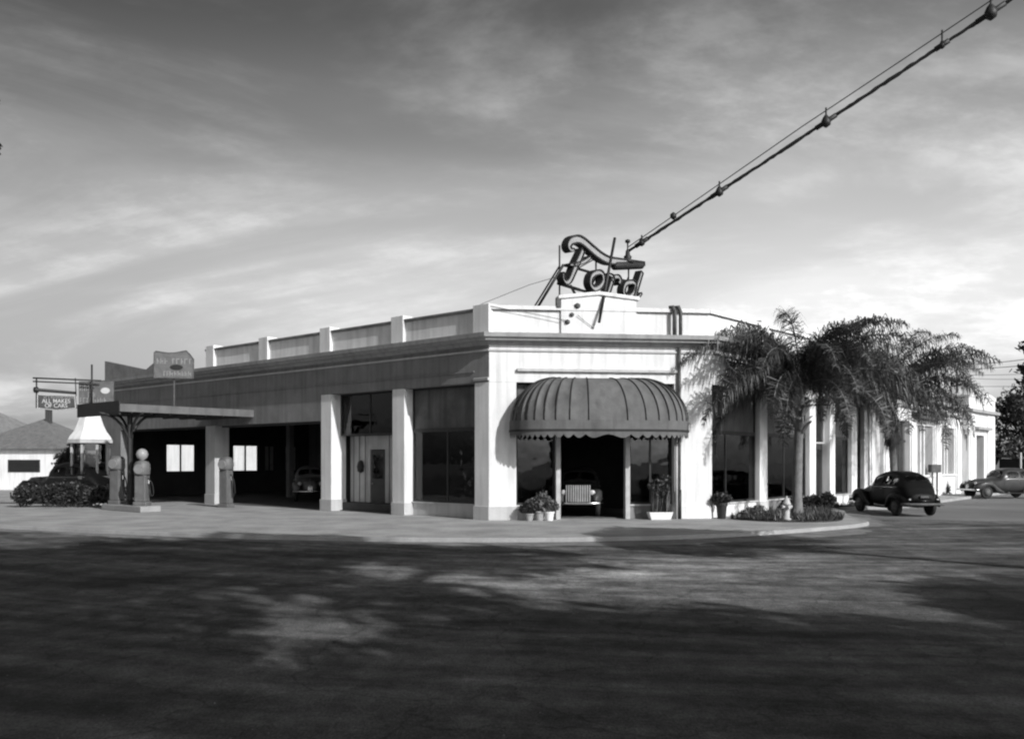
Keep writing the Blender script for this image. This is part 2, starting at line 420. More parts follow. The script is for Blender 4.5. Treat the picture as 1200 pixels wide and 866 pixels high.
# frieze / lintel zone, street-side and service-wing shade painted in as darker plaster
bp(MB().sweep([xy(FL, 9.2, 0), (A.x, A.y), (B.x, B.y), PR], prof((-0.36, 4.66), (0.0, 4.66), (0.0, 6.0), (-0.36, 6.0))), 'frieze', M['frieze_shaded'], bevel=0.012)
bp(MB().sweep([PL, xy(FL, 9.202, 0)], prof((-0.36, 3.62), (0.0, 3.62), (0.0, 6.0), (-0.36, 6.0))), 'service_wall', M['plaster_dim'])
# paler facing on the frieze's sunlit sides puts their lit tone into colour
bp(MB().slab([(0.004, 4.66), (7.696, 4.66), (7.696, 5.99), (0.004, 5.99)], 0.0, 0.006, FF), 'sunlit_frieze_face', M['plaster'])
bp(MB().slab([(0.004, 4.66), (15.5, 4.66), (15.5, 5.99), (0.004, 5.99)], 0.0, 0.006, FR), 'sunlit_frieze_face', M['plaster'])
# string courses
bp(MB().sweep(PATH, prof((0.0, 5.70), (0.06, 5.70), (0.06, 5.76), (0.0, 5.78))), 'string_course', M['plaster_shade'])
bp(MB().slab([(0.95, 5.02), (6.50, 5.02), (6.50, 5.12), (0.95, 5.12)], 0.006, 0.13, FF), 'drip_ledge', M['plaster_shade'], bevel=0.01)
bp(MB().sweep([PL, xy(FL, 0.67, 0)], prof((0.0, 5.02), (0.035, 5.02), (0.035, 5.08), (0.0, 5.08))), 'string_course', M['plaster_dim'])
# cornice
bp(MB().sweep(PATH, prof((-0.3, 5.9), (0.02, 5.9), (0.10, 5.92), (0.16, 6.02), (0.34, 6.04), (0.36, 6.10), (0.45, 6.14), (0.47, 6.28), (-0.3, 6.32))), 'cornice', M['cornice'])
# parapet
bp(MB().sweep(PP, prof((-0.34, 6.30), (-0.06, 6.30), (-0.06, 7.10), (-0.34, 7.10))), 'parapet', M['plaster'])
bp(MB().sweep(PP, prof((-0.40, 7.10), (0.02, 7.10), (0.04, 7.14), (0.04, 7.20), (-0.40, 7.24))), 'parapet_cap', M['coping'], bevel=0.01)
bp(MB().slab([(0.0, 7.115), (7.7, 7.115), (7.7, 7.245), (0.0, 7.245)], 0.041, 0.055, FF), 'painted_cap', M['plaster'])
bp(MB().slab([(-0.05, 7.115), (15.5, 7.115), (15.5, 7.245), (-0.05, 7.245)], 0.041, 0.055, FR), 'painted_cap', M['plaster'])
def post(fr, t0, t1, d1=0.07, z1=7.34):
    bp(MB().box(t0, t1, -0.44, d1, 6.29, z1, fr), 'parapet_post', M['plaster'], bevel=0.02)
for t in (4.2, 8.5, 12.8, 17.1): post(FL, t, t + 0.67)
post(FL, -0.06, 0.68, 0.075, 7.30); 
for t in (3.9, 8.6, 13.4): post(FR, t, t + 0.67)
# stepped pediment over the entrance
ped = [(2.46, 6.3), (5.08, 6.3), (5.08, 7.52), (3.77, 7.66), (2.46, 7.52)]
bp(MB().slab(ped, -0.40, 0.03, FF), 'pediment', M['plaster'], bevel=0.015)
bp(MB().slab([(2.36, 7.50), (3.77, 7.655), (5.18, 7.50), (5.18, 7.62), (3.77, 7.78), (2.36, 7.62)], -0.44, 0.10, FF), 'pediment_cap', M['plaster'], bevel=0.015)
bp(MB().box(2.30, 2.45, -0.2, 0.09, 7.2, 7.56, FF), 'pediment_bracket', M['rust'])
# small fixtures on the pediment
for (t, z, r) in ((3.02, 7.27, 0.10), (2.83, 6.97, 0.075), (2.68, 6.72, 0.085)):
    p = FF(t, 0.05, z)
    bp(MB().lathe([(0.02, -r), (r, -r * 0.5), (r, r * 0.5), (0.02, r)], p, 10), 'wall_fitting', M['rust'], smooth=True)
# twin vent pipes against the parapet
for t in (6.40, 6.60):
    p0 = FF(t, 0.16, 6.33); p1 = FF(t, 0.16, 7.12); p2 = FF(t - 0.05, 0.10, 7.3); p3 = FF(t - 0.16, 0.02, 7.28)
    bp(MB().tube([p0, p1, p2, p3], 0.065, 8), 'vent_pipe', M['rust'], smooth=True)
# piers
def pier(fr, t0, t1, d0, d1, z1=4.66, m='plaster', base=True):
    o = bp(MB().box(t0, t1, d0, d1, 0, z1, fr), 'pier', M[m], bevel=0.02)
    if base:
        bp(MB().box(t0 - 0.035, t1 + 0.035, d0, d1 + 0.035, 0, 0.46, fr), 'pier_base', M['plaster_shade'], bevel=0.015)
for t in (4.2, 8.5): pier(FL, t, t + 0.67, -0.75, 0.0)
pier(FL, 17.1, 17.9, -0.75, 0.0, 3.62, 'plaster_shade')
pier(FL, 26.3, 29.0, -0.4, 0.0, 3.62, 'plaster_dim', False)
cornerA = [xy(FL, 0.67, 0), (A.x, A.y), xy(FF, 0.93, 0), xy(FF, 0.93, -0.55), xy(FL, 0.67, -0.62)]
bp(MB().prism(cornerA, H, H + 4.66), 'pier', M['plaster'], bevel=0.02)
off = [xy(FL, 0.70, 0), xy(FL, 0.70, 0.035), tuple(A + (nL + nF) / (nL + nF).length * 0.042), xy(FF, 0.965, 0.035), xy(FF, 0.965, -0.5), xy(FL, 0.70, -0.5)]
bp(MB().prism(off, H, H + 0.46), 'pier_base', M['plaster_shade'], bevel=0.01)
bp(MB().sweep([xy(FL, 0.69, 0), (A.x, A.y)], prof((0.0, 4.72), (0.05, 4.72), (0.07, 4.80), (0.0, 4.82))), 'pier_capital', M['plaster_shade'])
cornerB = [xy(FF, 6.42, 0), (B.x, B.y), xy(FR, 0.16, 0), xy(FR, 0.16, -0.5), xy(FF, 6.42, -0.55)]
bp(MB().prism(cornerB, H, H + 4.66), 'pier', M['plaster'], bevel=0.02)
off = [xy(FF, 6.39, 0.035), tuple(B + (nR + nF) / (nR + nF).length * 0.042), xy(FR, 0.18, 0.035), xy(FR, 0.18, -0.3), xy(FF, 6.39, -0.4)]
bp(MB().prism(off, H, H + 0.46), 'pier_base', M['plaster'], bevel=0.01)
for (a, c) in ((3.9, 4.56), (8.6, 9.25), (10.8, 11.4), (13.4, 14.05), (15.0, 15.5)): pier(FR, a, c, -0.6, 0.0)
# downpipe and canopy post at the right jamb of the entrance
bp(MB().tube([FF(6.58, 0.09, 0.02), FF(6.58, 0.09, 5.88)], 0.055, 10), 'downpipe', M['rust'], smooth=True)
bp(MB().tube([FF(6.58, 0.09, 0.0), FF(6.58, 0.09, 1.0)], 0.075, 10), 'downpipe_boot', M['iron'], smooth=True)

# windows: frame, panes, transom as a part with sub-parts
def window(fr, t0, t1, z0, z1, d, ztr, mull=(), reed=True, fm='frame', lower=True):
    fb = MB(); w = 0.07
    fb.box(t0, t1, d - 0.06, d + 0.03, z0, z0 + w, fr); fb.box(t0, t1, d - 0.06, d + 0.03, z1 - w, z1, fr)
    fb.box(t0, t0 + w, d - 0.06, d + 0.03, z0 + w, z1 - w, fr); fb.box(t1 - w, t1, d - 0.06, d + 0.03, z0 + w, z1 - w, fr)
    if ztr: fb.box(t0 + w, t1 - w, d - 0.06, d + 0.05, ztr, ztr + 0.13, fr)
    for mt in mull: fb.box(mt - 0.03, mt + 0.03, d - 0.05, d + 0.02, z0 + w, (ztr or z1 - w), fr)
    f = bp(fb, 'display_window', M[fm])
    top = ztr if ztr else z1 - w
    if lower: bp(MB().box(t0 + w, t1 - w, d - 0.02, d - 0.008, z0 + w, top, fr), 'pane', M['glass'], f)
    if ztr: bp(MB().box(t0 + w, t1 - w, d - 0.02, d - 0.008, ztr + 0.13, z1 - w, fr), 'transom_pane', M['reeded'] if reed else M['glass'], f)
    return f
def base_wall(fr, t0, t1, d, z=0.45, m='plaster'):
    bp(MB().box(t0, t1, d - 0.2, d + 0.02, 0, z, fr), 'base_panel', M[m], bevel=0.01)
    bp(MB().box(t0, t1, d - 0.2, d + 0.08, z, z + 0.05, fr), 'sill', M['plaster_shade'])
# left street side: display bay, then a bay with the recessed board wall and door
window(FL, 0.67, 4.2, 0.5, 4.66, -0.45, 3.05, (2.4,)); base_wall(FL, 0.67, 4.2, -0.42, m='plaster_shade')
window(FL, 4.87, 8.5, 3.0, 4.66, -0.5, None, (6.7,))
bw = MB().box(4.9, 6.35, -1.05, -0.95, 0.35, 3.0, FL); bw.box(7.25, 8.48, -1.05, -0.95, 0.35, 3.0, FL); bw.box(6.35, 7.25, -1.05, -0.95, 2.45, 3.0, FL)
bp(bw, 'board_wall', M['boards'])
for k in range(10):
    t = 5.0 + k * 0.36
    if 6.3 < t < 7.3: continue
    bp(MB().box(t, t + 0.03, -0.95, -0.925, 0.35, 3.0, FL), 'batten', M['plaster_dim'])
dr = bp(MB().box(6.38, 7.22, -1.03, -0.97, 0.02, 2.42, FL), 'door', M['frame'], bevel=0.01)
bp(MB().box(6.5, 7.1, -0.97, -0.962, 1.3, 2.25, FL), 'pane', M['glass'], dr)
p = FL(7.1, -0.93, 1.1); bp(MB().lathe([(0.01, -0.04), (0.04, -0.02), (0.04, 0.02), (0.01, 0.04)], p, 8), 'handle', M['chrome'], dr)
p = FL(7.78, -0.92, 1.78); bp(MB().lathe([(0.02, -0.26), (0.14, -0.2), (0.17, 0.0), (0.12, 0.18), (0.03, 0.24)], p, 12), 'wall_lamp', M['iron'], smooth=True)
bp(MB().box(4.9, 8.48, -0.94, -0.55, 0.0, 0.33, FL), 'dark_step', M['frame'])
# entrance front
window(FF, 0.93, 2.30, 0.5, 4.66, -0.30, 3.0, ()); base_wall(FF, 0.93, 2.30, -0.26)
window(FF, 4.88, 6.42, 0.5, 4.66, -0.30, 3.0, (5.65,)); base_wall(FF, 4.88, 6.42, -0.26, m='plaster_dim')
window(FF, 2.46, 4.72, 2.95, 4.66, -0.30, 3.02, (), lower=False)
for t in (2.30, 4.72): bp(MB().box(t, t + 0.16, -0.34, -0.05, 0, 4.66, FF), 'entrance_post', M['frame_light'], bevel=0.01)
# right street side
window(FR, 0.16, 3.9, 0.5, 4.66, -0.22, 2.95, (1.55, )); base_wall(FR, 0.16, 3.9, -0.16)
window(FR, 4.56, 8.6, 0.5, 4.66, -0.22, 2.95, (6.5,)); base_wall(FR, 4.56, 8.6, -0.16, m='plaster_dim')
window(FR, 9.25, 10.8, 2.75, 4.66, -0.3, None, (), fm='frame_light')
d2 = bp(MB().box(9.28, 10.77, -0.42, -0.34, 0.02, 2.75, FR), 'door', M['frame'], bevel=0.01)
bp(MB().box(9.45, 9.98, -0.34, -0.332, 0.5, 2.5, FR), 'pane', M['glass'], d2); bp(MB().box(10.08, 10.6, -0.34, -0.332, 0.5, 2.5, FR), 'pane', M['glass'], d2)
window(FR, 11.4, 13.4, 0.5, 4.66, -0.22, 2.95, ()); base_wall(FR, 11.4, 13.4, -0.16)
window(FR, 14.05, 15.0, 0.5, 4.66, -0.22, 2.95, ()); base_wall(FR, 14.05, 15.0, -0.16)
# garage mouth header beam, interior shells, roof
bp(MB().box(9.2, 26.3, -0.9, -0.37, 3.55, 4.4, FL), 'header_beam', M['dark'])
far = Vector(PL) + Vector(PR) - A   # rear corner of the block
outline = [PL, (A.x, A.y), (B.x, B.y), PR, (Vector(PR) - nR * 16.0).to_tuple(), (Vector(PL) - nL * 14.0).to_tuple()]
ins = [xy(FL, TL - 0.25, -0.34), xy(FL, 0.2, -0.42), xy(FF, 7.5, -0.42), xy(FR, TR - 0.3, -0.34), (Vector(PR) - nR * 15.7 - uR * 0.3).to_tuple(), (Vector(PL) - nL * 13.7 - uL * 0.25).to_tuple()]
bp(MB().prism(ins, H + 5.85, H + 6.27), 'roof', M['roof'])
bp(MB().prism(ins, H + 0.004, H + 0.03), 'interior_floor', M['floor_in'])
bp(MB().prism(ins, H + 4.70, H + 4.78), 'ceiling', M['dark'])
# garage columns and beams
for tt, dd in ((14.0, -6.5), (20.5, -6.5)):
    bp(MB().box(tt, tt + 0.3, dd - 0.3, dd, 0.03, 4.7, FL), 'garage_column', M['plaster_dim'])
bp(MB().box(9.2, 28.7, -6.85, -6.45, 4.25, 4.69, FL), 'garage_beam', M['plaster_dim'])
for tt in (11.0, 14.5, 18.0, 21.5, 25.0): bp(MB().box(tt, tt + 0.2, -13.6, -0.95, 4.45, 4.695, FL), 'garage_beam', M['dark'])
# rear walls
bk = MB()
o4 = Vector(outline[4]); o5 = Vector(outline[5]); o3 = Vector(outline[3])
bk.sweep([o3.to_tuple(), o4.to_tuple(), o5.to_tuple()], [(-0.25, H), (0, H), (0, H + 6.27), (-0.25, H + 6.27)])
bp(bk, 'rear_wall', M['plaster_dim'])
# end wall of the service garage with two pairs of bright openings looking through to the yard
FE = frame(Vector(PL), uR, uL)      # t runs inward from the facade, d points away from the building
ew = MB(); W = [(0.36, 3.85), (5.75, 8.2), (10.05, 10.45), (11.25, 12.0), (12.95, 14.0)]
for a, c in W: ew.box(a, c, -0.25, 0, 0, 6.27, FE)
for a, c in ((3.85, 5.75), (8.2, 10.05), (10.45, 11.25), (12.0, 12.95)):
    ew.box(a, c, -0.25, 0, 0, 1.32, FE); ew.box(a, c, -0.25, 0, 3.0, 6.27, FE)
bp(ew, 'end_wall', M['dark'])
for a, c, gm in ((3.85, 5.75, 0), (8.2, 10.05, 0), (10.45, 11.25, 1), (12.0, 12.95, 1)):
    fb = MB(); mid = (a + c) / 2
    for q in (a, mid - 0.04, c - 0.08): fb.box(q, q + 0.08, -0.16, -0.08, 1.32, 3.0, FE)
    fb.box(a, c, -0.15, -0.09, 1.32, 1.40, FE); fb.box(a, c, -0.15, -0.09, 2.93, 3.0, FE)
    f = bp(fb, 'rear_window', M['frame'])
    bp(MB().box(a, c, -0.125, -0.115, 1.40, 2.93, FE), 'pane', M['clearglass'] if not gm else M['dim_pane'], f)
# partition between showroom and garage, showroom rear partition
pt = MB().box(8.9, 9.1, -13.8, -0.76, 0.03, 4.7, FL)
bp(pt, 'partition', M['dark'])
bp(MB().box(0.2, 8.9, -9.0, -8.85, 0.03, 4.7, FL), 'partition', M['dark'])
# set-back roof over the service shop
rf = MB(); FRF = FL
rf.slab([(21.9, 6.1), (29.0, 6.1), (29.0, 7.5), (24.4, 6.72), (23.6, 7.0), (22.8, 7.0), (22.0, 6.6)], -0.62, -0.40, FL)
bp(rf, 'end_parapet', M['shingle2'])

# ------------------------------------------------------------------ domed awning over the entrance
aw = thing('awning', 'grey domed canvas awning with scalloped valance over the corner entrance', 'awning', FF(3.735, 0, 3.0))
CX, HW, DEP = 3.735, 3.02, 1.62
def plan(u):   # u in 0..pi, left to right
    cx, sx = math.cos(u), math.sin(u)
    ex = 0.62
    return (-math.copysign(abs(cx) ** ex, cx) * HW, (abs(sx) ** ex) * DEP)
NU, NV = 190, 14
NSEG = 19
sgr = random.Random(9); SAGS = [sgr.uniform(0.03, 0.075) for _ in range(NSEG)]
mb = MB(); vs = []; fs = []
for i in range(NU + 1):
    u = math.pi * i / NU
    px_, py_ = plan(u)
    rx = max(-1.45, min(1.45, px_ * 0.62))
    for j in range(NV + 1):
        v = (math.pi / 2) * j / NV
        s, c = math.sin(v), math.cos(v)
        sag = 1 - SAGS[min(NSEG - 1, int(u / math.pi * NSEG))] * math.sin(math.pi * ((u / math.pi * NSEG) % 1.0)) * math.sin(2 * v)
        x = rx + (px_ - rx) * s * sag; y = py_ * s * sag; z = 3.32 + 1.50 * c
        vs.append(FF(CX + x, y + 0.01, z))
for i in range(NU):
    for j in range(NV):
        a = i * (NV + 1) + j; fs.append((a, a + 1, a + NV + 2, a + NV + 1))
mb.add(vs, fs)
bp(mb, 'dome', M['awning'], aw, smooth=True)
def strip(z0, z1, off, n=160, scal=0.0, per=44):
    vs = []; fs = []
    for i in range(n + 1):
        u = math.pi * i / n
        x, y = plan(u)
        k = 1 + off
        vs.append(FF(CX + x * k, y * k + 0.01, z1))
        zz = z0 - (abs(math.sin(math.pi * per * i / n)) * scal if scal else 0)
        vs.append(FF(CX + x * k, y * k + 0.01, zz))
    for i in range(n): fs.append((2 * i, 2 * i + 2, 2 * i + 3, 2 * i + 1))
    return MB().add(vs, fs)
bp(strip(2.99, 3.33, 0.006), 'rim_band', M['awning'], aw, smooth=True)
bp(strip(2.96, 3.03, 0.012), 'rim_trim', M['seam'], aw)
bp(strip(2.87, 2.97, 0.004, 44 * 8, 0.12, 30), 'valance', M['awning'], aw)
# ribs
rb = MB()
for k in range(1, NSEG):
    u = math.pi * k / NSEG; px_, py_ = plan(u); rx = max(-1.45, min(1.45, px_ * 0.62)); pts = []
    for j in range(NV + 1):
        v = (math.pi / 2) * j / NV; s, c = math.sin(v), math.cos(v)
        pts.append(FF(CX + rx + (px_ - rx) * s, py_ * s + 0.02, 3.325 + 1.505 * c))
    rb.tube(pts, 0.020, 6)
bp(rb, 'seam', M['seam'], aw, smooth=True)
ft = MB()
pts = [FF(CX + plan(math.pi * i / 60)[0] * 0.985, plan(math.pi * i / 60)[1] * 0.985, 3.0) for i in range(61)]
ft.tube(pts, 0.025, 6)
for u in (0.5, 1.1, 2.04, 2.64):
    a = plan(u); ft.tube([FF(CX + a[0], a[1], 3.0), FF(CX + a[0] * 0.95, 0.05, 2.99)], 0.018, 6)
bp(ft, 'pipe_frame', M['iron'], aw)
for t in (1.05, 6.47):
    bp(MB().tube([FF(t, 0.12, 0.0), FF(t, 0.12, 2.95)], 0.045, 8), 'support_post', M['frame_light'], aw, smooth=True) if t > 3 else None
# ------------------------------------------------------------------ roof sign: script lettering in open channel letters on a pipe frame
sg = thing('roof_sign', 'script lettered channel sign reading Ford on a pipe frame above the entrance parapet', 'sign', (1.65, 31.5, WALK + 7.3))
def sp(px, py, d=0.0):
    q = (px - 600) / 1050.0
    s = (q * 31.5 - 1.65) / (0.655 - 0.756 * q)
    Y = 31.5 + 0.756 * s
    return s, EYE + (540 - py) / 1050.0 * Y
FS = frame(Vector((1.65, 31.5)), uR, nR)
def zsp(p): s, z = sp(640 + p[0] / 7.87, 260 + p[1] / 7.87); return (s, z - WALK)
def cat_path(p, k=6, closed=False):
    P = [Vector(q) for q in p]; out = []; n = len(P)
    rng = n if closed else n - 1
    for i in range(rng):
        if closed: p0, p1, p2, p3 = P[(i - 1) % n], P[i], P[(i + 1) % n], P[(i + 2) % n]
        else: p0, p1, p2, p3 = P[max(i - 1, 0)], P[i], P[i + 1], P[min(i + 2, n - 1)]
        for j in range(k):
            t = j / k
            out.append(0.5 * ((2 * p1) + (p2 - p0) * t + (2 * p0 - 5 * p1 + 4 * p2 - p3) * t * t + (3 * p1 - p0 - 3 * p2 + p3) * t ** 3))
    if not closed: out.append(P[-1])
    return out
def stroke(name, pts, w, closed=False, dep=0.30, k=6):
    """a channel letter stroke: pale face, dark returns"""
    P = cat_path([zsp(p) for p in pts], k, closed); n = len(P)
    ws = w if isinstance(w, (list, tuple)) else [w, w]
    fb = MB(); vv = []; v2 = []; v3 = []
    for i, p in enumerate(P):
        a = P[(i + 1) % n] if (closed or i < n - 1) else p; b_ = P[(i - 1) % n] if (closed or i > 0) else p
        d = (a - b_); d = d.normalized() if d.length > 1e-6 else Vector((1, 0)); nn = Vector((-d.y, d.x))
        f = i / (n - 1) * (len(ws) - 1); j = min(int(f), len(ws) - 2); ww = ws[j] + (ws[j + 1] - ws[j]) * (f - j)
        l = p + nn * ww / 2; r = p - nn * ww / 2
        l2 = p + nn * ww * 0.32; r2 = p - nn * ww * 0.32
        vv += [FS(l.x, dep / 2, l.y), FS(r.x, dep / 2, r.y), FS(l.x, -dep / 2, l.y), FS(r.x, -dep / 2, r.y)]
        v2 += [FS(l2.x, dep / 2 - 0.05, l2.y), FS(r2.x, dep / 2 - 0.05, r2.y)]
        v3 += [FS(l2.x, dep / 2, l2.y), FS(r2.x, dep / 2, r2.y)]
    F0, F1 = [], []
    m = n if closed else n - 1
    for i in range(m):
        a = 4 * i; c = 4 * ((i + 1) % n)
        a2 = 2 * i; c2 = 2 * ((i + 1) % n)
        F0.append((a2, c2, c2 + 1, a2 + 1))
        F1 += [(a, a + 2, c + 2, c), (a + 1, c + 1, c + 3, a + 3), (a + 2, a + 3, c + 3, c + 2)]
    if not closed: F1 += [(0, 1, 3, 2), (4 * (n - 1), 4 * (n - 1) + 2, 4 * (n - 1) + 3, 4 * (n - 1) + 1)]
    fb.add(v2, F0, 0); fb.add(vv, F1, 1)
    FRM = []
    for i in range(m):
        a = 4 * i; c = 4 * ((i + 1) % n); K = 4 * n; a2 = K + 2 * i; c2 = K + 2 * ((i + 1) % n)
        FRM += [(a, c, c2, a2), (a + 1, a2 + 1, c2 + 1, c + 1)]
    fb.add(vv + v3, FRM, 1)
    return bp(fb, name, [M['sign_face'], M['iron']], sg)
stroke('letter_stroke', [(238, 262), (205, 262), (188, 225), (215, 180), (270, 165), (325, 190), (400, 255), (480, 318), (560, 358), (650, 368), (760, 378), (885, 392)], [0.10, 0.22, 0.30, 0.34, 0.36, 0.32, 0.24, 0.18])
stroke('letter_stroke', [(318, 262), (296, 320), (262, 392), (236, 455), (196, 545), (160, 560), (136, 515), (142, 470)], [0.22, 0.26, 0.26, 0.2, 0.16, 0.10])
stroke('letter_stroke', [(196, 398), (245, 398), (300, 382), (352, 358), (388, 330)], [0.10, 0.15, 0.15, 0.12])
stroke('letter_o', [(462, 468), (405, 500), (388, 570), (420, 618), (470, 605), (505, 555), (500, 490)], 0.21, True)
stroke('letter_r', [(552, 488), (592, 512), (582, 560), (562, 625), (548, 665)], [0.12, 0.22, 0.22, 0.2])
stroke('letter_r', [(585, 545), (612, 512), (645, 512), (662, 545), (648, 572)], [0.14, 0.18, 0.2, 0.16])
stroke('letter_d', [(770, 558), (715, 575), (694, 640), (716, 692), (762, 685), (792, 640), (800, 580)], 0.20, True)
stroke('letter_d', [(862, 466), (838, 540), (815, 620), (802, 680), (822, 700), (858, 662)], [0.2, 0.22, 0.2, 0.16, 0.10])
fb = MB()
def fbar(a, b_, r=0.035, d=-0.2):
    fb.tube([FS(*(lambda q: (q[0], d, q[1]))(zsp(a))), FS(*(lambda q: (q[0], d, q[1]))(zsp(b_)))], r, 6)
fbar((165, 210), (165, 700)); fbar((800, 400), (800, 720)); fbar((500, 330), (500, 690)); fbar((330, 425), (450, 460), 0.05); fbar((450, 460), (800, 540), 0.03)
fbar((150, 560), (350, 622), 0.06); fbar((350, 622), (600, 690), 0.05); fbar((600, 690), (800, 700), 0.05); fbar((265, 580), (312, 668), 0.05); fbar((205, 395), (330, 425), 0.03)
fbar((500, 330), (330, 425), 0.02); fbar((640, 505), (500, 690), 0.02)
q = zsp((165, 400)); fb.tube([FS(q[0], -0.2, q[1]), FS(q[0] - 0.3, -2.2, 6.3)], 0.03, 6)
for zx in (500, 800):
    q = zsp((zx, 500)); fb.tube([FS(q[0], -0.2, q[1]), FS(q[0] + 0.2, -2.0, 6.3)], 0.03, 6)
    q = zsp((zx, 690)); fb.tube([FS(q[0], -0.2, q[1] + 0.1), FS(q[0], -0.2, 6.3)], 0.04, 6)
q = zsp((165, 690)); fb.tube([FS(q[0], -0.2, q[1] + 0.1), FS(q[0], -0.2, 6.3)], 0.04, 6)
bp(fb, 'pipe_frame', M['iron'], sg)
# dark transformer trough at the tail of the swash
a = zsp((615, 402)); c = zsp((888, 402))
bp(MB().tube([FS(a[0], 0.0, a[1]), FS(a[0] + 0.1, 0, a[1]), FS(c[0] - 0.1, 0, c[1]), FS(c[0], 0, c[1])], [0.10, 0.17, 0.17, 0.10], 10), 'cable_tray', M['iron'], sg, smooth=True)
an = zsp((752, 300)); anc = FS(an[0], 0.0, an[1])
bp(MB().lathe([(0.22, -0.34), (0.24, -0.26), (0.13, -0.2), (0.16, -0.1), (0.09, -0.02), (0.08, 0.12), (0.03, 0.2), (0.03, 0.42), (0.1, 0.46), (0.1, 0.54), (0.02, 0.58)], anc, 12), 'cable_anchor', M['iron'], sg, smooth=True)
# raking struts
def P3(px, py, Y): return ((px - 600) / 1050.0 * Y, Y, EYE + (540 - py) / 1050.0 * Y)
bp(MB().tube([P3(720.5, 279, 31.2), P3(702, 378, 30.35)], 0.05, 8), 'front_strut', M['iron'], sg, smooth=True)
bp(MB().tube([P3(660.5, 310, 31.6), P3(629, 362, 31.8)], 0.05, 8), 'side_strut', M['iron'], sg, smooth=True)
gw = MB()
gw.tube([FF(0.02, 0.06, 7.2), FF(1.6, 0.07, 6.95), FF(2.68, 0.08, 6.75)], 0.012, 5)
gw.tube([FF(3.02, 0.09, 6.95), FF(3.6, 0.07, 6.5)], 0.010, 5)
gw.tube([P3(661, 322, 31.6), P3(620, 334, 33.0), P3(560, 358, 35.0)], 0.010, 5)
bp(gw, 'guy_wire', M['rust'], sg)

# ------------------------------------------------------------------ overhead span cable from the sign across the street
c0 = Vector(anc) + Vector((0.02, 0, 0.12)); c1 = Vector((15.07, 28.0, 16.25)); dirc = (c1 - c0)
cend = c0 + dirc * 1.75
cb = thing('span_cable', 'thick black span cable with clamps running from the roof sign up across the street', 'cable', tuple(c0))
def cpt(f, sag=0.35):
    p = c0.lerp(cend, f); p.z -= sag * 4 * f * (1 - f) * 0.2; return p
crn = random.Random(3)
bp(MB().tube([cpt(i / 160) + Vector((0, 0, crn.uniform(-0.012, 0.012))) for i in range(161)], [0.062 * crn.uniform(0.82, 1.2) for i in range(161)], 8), 'main_cable', M['iron'], cb, smooth=True)
bp(MB().tube([cpt(i / 40) + Vector((0, 0, 0.16 + 0.22 * min(1, i / 12))) for i in range(41)], 0.018, 6), 'messenger_wire', M['iron'], cb, smooth=True)
for px_c, s in ((752, 1.0), (789, 0.0), (843, 1.2), (968, 1.35), (1104, 0.8), (1161, 1.6), (1290, 1.2)):
    q = (px_c - 600) / 1050.0; f = (q * c0.y - c0.x) / ((cend.x - c0.x) - q * (cend.y - c0.y))
    p = cpt(f); mb = MB()
    off = 0.16 + 0.22 * min(1, f * 40 / 12)
    if s > 0:
        r = 0.115 * s
        mb.lathe([(0.03, -r * 1.3), (r, -r * 0.7), (r * 1.1, 0.0), (r * 0.7, r * 0.9), (0.03, r * 1.6), (0.03, off + 0.1)], p, 8)
        d = dirc.normalized(); mb.tube([p - d * 0.28 * s, p + d * 0.28 * s], [0.09, 0.09], 8)
    else:
        mb.lathe([(0.02, off - 0.14), (0.12, off - 0.06), (0.12, off + 0.06), (0.02, off + 0.14)], p, 8)
    bp(mb, 'cable_clamp', M['iron'], cb, smooth=True)
pl = thing('utility_pole', 'tall creosoted pole carrying the far end of the span cable', 'utility pole', (cend.x, cend.y, 0))
bp(MB().tube([(cend.x, cend.y, -0.1), (cend.x, cend.y, 9), (cend.x, cend.y, cend.z + 0.7)], [0.17, 0.14, 0.11], 12), 'pole', M['wood'], pl, smooth=True)
bp(MB().box(cend.x - 0.9, cend.x + 0.9, cend.y - 0.06, cend.y + 0.06, cend.z + 0.15, cend.z + 0.29), 'crossarm', M['wood'], pl)

# ------------------------------------------------------------------ fuel canopy and pumps
cn = thing('fuel_canopy', 'flat dark canopy roof on a bracketed post over the fuel pumps', 'canopy', FL(14.0, 0, 3.9))
def canopy_mb(t0, t1, d0, d1, z0, z1): return MB().box(t0, t1, d0, d1, z0, z1, FL)
bp(canopy_mb(13.98, 17.6, 0.02, 5.9, 4.02, 4.16), 'canopy_roof', M['roof'], cn)
bp(canopy_mb(13.90, 13.975, 0.02, 5.98, 3.92, 4.22), 'fascia', M['fascia'], cn)
bp(canopy_mb(13.98, 17.68, 5.905, 5.98, 3.80, 4.34), 'fascia', M['iron'], cn)
bp(canopy_mb(17.605, 17.68, 0.02, 5.90, 3.92, 4.22), 'fascia', M['iron'], cn)
jb = MB()
for k in range(7):
    d = 0.6 + k * 0.8; jb.box(14.0, 17.6, d, d + 0.08, 3.86, 4.018, FL)
bp(jb, 'joist', M['wood'], cn)
pX, pY = -15.35, 36.0
pb = MB(); pb.tube([(pX, pY, WALK), (pX, pY, 4.05)], 0.11, 8)
pb.lathe([(0.22, 0.0), (0.22, 0.25), (0.13, 0.32)], (pX, pY, WALK + 0.1), 10)
bp(pb, 'post', M['iron'], cn, smooth=False)
br = MB()
for sgn, L_ in ((1, 1.25), (-1, 1.05)):
    for ax in (uL, nL):
        pts = []
        for k in range(9):
            a = math.pi / 2 * k / 8
            r_ = L_
            pts.append((pX + ax.x * sgn * r_ * (1 - math.cos(a)), pY + ax.y * sgn * r_ * (1 - math.cos(a)), 2.55 + 1.45 * math.sin(a)))
        br.tube(pts, 0.055, 6)
bp(br, 'curved_bracket', M['iron'], cn, smooth=True)
island = thing('pump_island', 'low concrete island carrying the two pumps under the canopy', 'island', (pX, pY, WALK))
